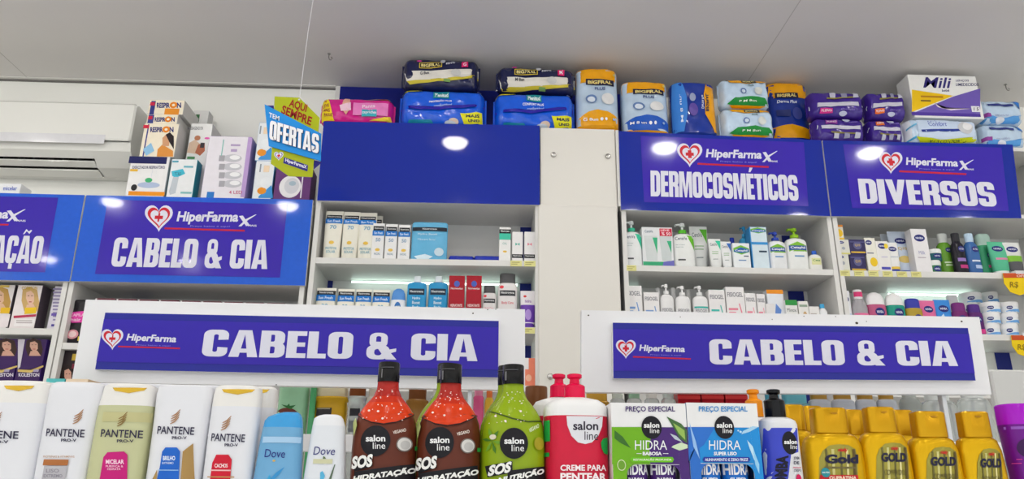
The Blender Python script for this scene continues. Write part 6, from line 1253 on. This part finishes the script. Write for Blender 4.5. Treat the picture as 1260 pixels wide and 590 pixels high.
front_bottle('violet bottle with glossy purple cap cut by the right edge', 'shampoo_bottle', 'bottle', YG, [
   ('body', mat((112, 20, 140), .2), [(524, 1234, 1300, 2.8), (530, 1236, 1302, 2.8), (590, 1247, 1309, 2.8), (None, 1247, 1309, 2.8)], [('r', 1235, 528, 1300, 525.5, (150, 90, 190)), ('d', 1266, 552, 12, 12, (60, 20, 80)), ('r', 1258, 566, 1262, 565, (220, 60, 160)), ('r', 1257, 571, 1262, 570, (220, 60, 160))], .6),
   ('cap', mat((168, 24, 196), .12), [(499, 1231, 1292, 3), (500.5, 1230, 1294, 3), (515, 1232.5, 1298, 2.9), (524, 1234, 1300, 2.8)], [], .6)])

# ------------------------------------------------------------------ far side of the gondola, seen under the header boards
YR = 1.45
def far(label, x0, x1, ytop, col, capc=None, ycap=None, art=(), neck=.62, n=2.6, dr=.6, Y=YR, name='shampoo_bottle'):
    c = (x0 + x1) / 2; w = (x1 - x0) / 2; pieces = []
    if capc is None: pieces.append(('body', col, [(ytop, c - w * .86, c + w * .86, n), (ytop + 3, c - w, c + w, n), (556, c - w, c + w, n), (None, c - w, c + w, n)], list(art), None))
    else:
        pieces.append(('body', col, [(ycap, c - w * neck, c + w * neck, n), (ycap + 2, c - w * (neck + .2), c + w * (neck + .2), n), (ycap + 7, c - w * .96, c + w * .96, n), (ycap + 14, c - w, c + w, n), (556, c - w, c + w, n), (None, c - w, c + w, n)], list(art), None))
        pieces.append(('cap', capc, [(ytop, c - w * neck * .94, c + w * neck * .94, n), (ytop + 1.5, c - w * neck, c + w * neck, n), (ycap, c - w * neck, c + w * neck, n)], [], None))
    return front_bottle(label, name, 'bottle', Y, pieces, 'bottles on the far side of the gondola', dr=dr)
CLEAR = mat((222, 228, 226), .12, trans=.7, grain=.01); SILV = mat((206, 212, 222), .25, trans=.2, grain=.03); GREY_ = mat((176, 182, 178), .2, trans=.35, grain=.02)
GT = mat((172, 226, 184), .2, trans=.1)
far('pale green bottle with a coconut picture, behind the light blue bottle', 337, 374, 462, GT, art=[('d', 352, 512, 14, 10, (120, 60, 50)), ('p', [(352, 502), (346, 498), (353, 500), (356, 497), (357, 501), (364, 499), (358, 504)], (50, 120, 60))])
far('deeper green bottle edge behind the light blue bottle', 375.5, 383, 462, mat((90, 180, 120), .25), dr=.9)
far('yellow bottle with pale shoulder behind the slim white bottle', 383, 423, 460, mat((226, 178, 40), .25), (236, 226, 190), 489, [('r', 388, 512, 408, 502, (60, 58, 60)), ('r', 390, 503.5, 406, 502.5, (190, 180, 150))], neck=.96)
far('clear bottle with brown cap behind the left brown bottle', 424, 446, 470, CLEAR, (130, 70, 30), 488, [('r', 430, 512, 443, 503, (50, 50, 56)), ('r', 428, 532, 443, 518, (120, 124, 128))], neck=.9)
far('pale cream bottle behind the left brown bottle', 447, 469, 466, mat((226, 220, 206), .3), (214, 206, 190), 489, neck=.8)
far('amber brown bottle between the two brown bottles', 495, 526, 462, mat((170, 120, 50), .2, trans=.3), (120, 70, 30), 492, neck=.7)
far('clear bottle beside the amber one between the two brown bottles', 527, 548, 470, CLEAR, (226, 222, 216), 488, neck=.7)
far('pink bottle between the right brown and the green bottle', 581, 594, 464, mat((220, 90, 140), .25), (230, 140, 170), 488, neck=.8, dr=.9)
far('yellow bottle beside the pink one behind the green bottle', 595, 607, 464, mat((226, 180, 60), .25), (230, 120, 60), 490, neck=.6, dr=.9)
far('bottle with wide brown cap beside the hot pink nozzle caps', 640, 680, 476.5, mat((170, 130, 90), .3), mat((116, 70, 34), .3), 503, neck=.68, n=2, dr=1.0)
far('amber yellow bottle behind the red hair cream bottle', 722, 750, 462, mat((200, 150, 40), .2, trans=.2), (206, 160, 60), 494, neck=.9)
for k, x in enumerate((752, 773, 795, 816)):
    far(['clear bottle with pale cap, first of four above the lime carton', 'clear bottle with pale cap, second of four above the lime carton', 'clear bottle with pale cap, third of four above the lime carton', 'clear bottle with pale cap, fourth above the lime carton'][k], x, x + 20, 466, CLEAR, [(206, 216, 206), (150, 190, 160), (226, 226, 220), (196, 206, 200)][k], 491, neck=.66)
for k, x in enumerate((839, 869, 899)):
    carton(['dark red carton, left of three behind the sky blue carton', 'dark red carton, middle of three behind the sky blue carton', 'dark red carton, right of three behind the sky blue carton'][k], x, x + 29, 466, YR, ZG, mat((176, 14, 30), .25), [('r', .3, .2, .7, .5, (226, 190, 190)), ('r', .0, .88, 1, .9, (220, 60, 60))], d=.05, group='dark red cartons behind the sky blue carton')
far('bright teal bottle behind the black nozzle cap', 946, 967, 464, mat((60, 170, 190), .2, trans=.2), (80, 170, 196), 492, neck=.8)
far('pale teal bottle right of the black nozzle cap', 968, 1000, 462, mat((130, 190, 200), .2, trans=.25), (110, 190, 205), 497, neck=.9)
for k, (x0, x1) in enumerate(((1001, 1029), (1030, 1059), (1060, 1086), (1087, 1112))):
    far(['silver bottle with gold cap, first from the left behind the gold bottles', 'silver bottle with gold cap, second from the left behind the gold bottles', 'silver bottle with gold cap, third from the left behind the gold bottles', 'silver bottle with gold cap, fourth from the left behind the gold bottles'][k], x0, x1, 468, SILV, mat((176, 136, 60), .3, .4), 492.5, neck=.7)
for k, (x0, x1, m_) in enumerate(((1116, 1142, GREY_), (1141, 1186, CLEAR), (1188, 1228, CLEAR))):
    far(['smoky clear bottle behind the third gold bottle', 'large clear bottle with rounded shoulders behind the post', 'large clear bottle with rounded shoulders beside the grey end panel'][k], x0, x1, 468, m_, [(170, 176, 172), (214, 218, 216), (214, 218, 216)][k], [490, 494, 491][k], neck=.62)
carton('teal carton peeking over the first bottles at left', 34, 58, 466, 1.22, ZG, (30, 150, 150), [('r', 0, .97, 1, 1, (90, 190, 190))], d=.05)
carton('beige carton peeking over the second bottle beside the teal one', 59, 88, 466.5, 1.22, ZG, (214, 184, 146), [('r', 0, .975, 1, 1, (236, 214, 186))], d=.05)

# ------------------------------------------------------------------ light and view
w = bpy.data.worlds.new('daylight'); SC.world = w; w.use_nodes = True
w.node_tree.nodes['Background'].inputs[0].default_value = (.93, .97, 1.0, 1); w.node_tree.nodes['Background'].inputs[1].default_value = 1.5
SC.view_settings.view_transform = 'Standard'; SC.view_settings.look = 'None'
SC.view_settings.gamma = 1.0; SC.view_settings.exposure = -0.12; SC.view_settings.use_curve_mapping = False
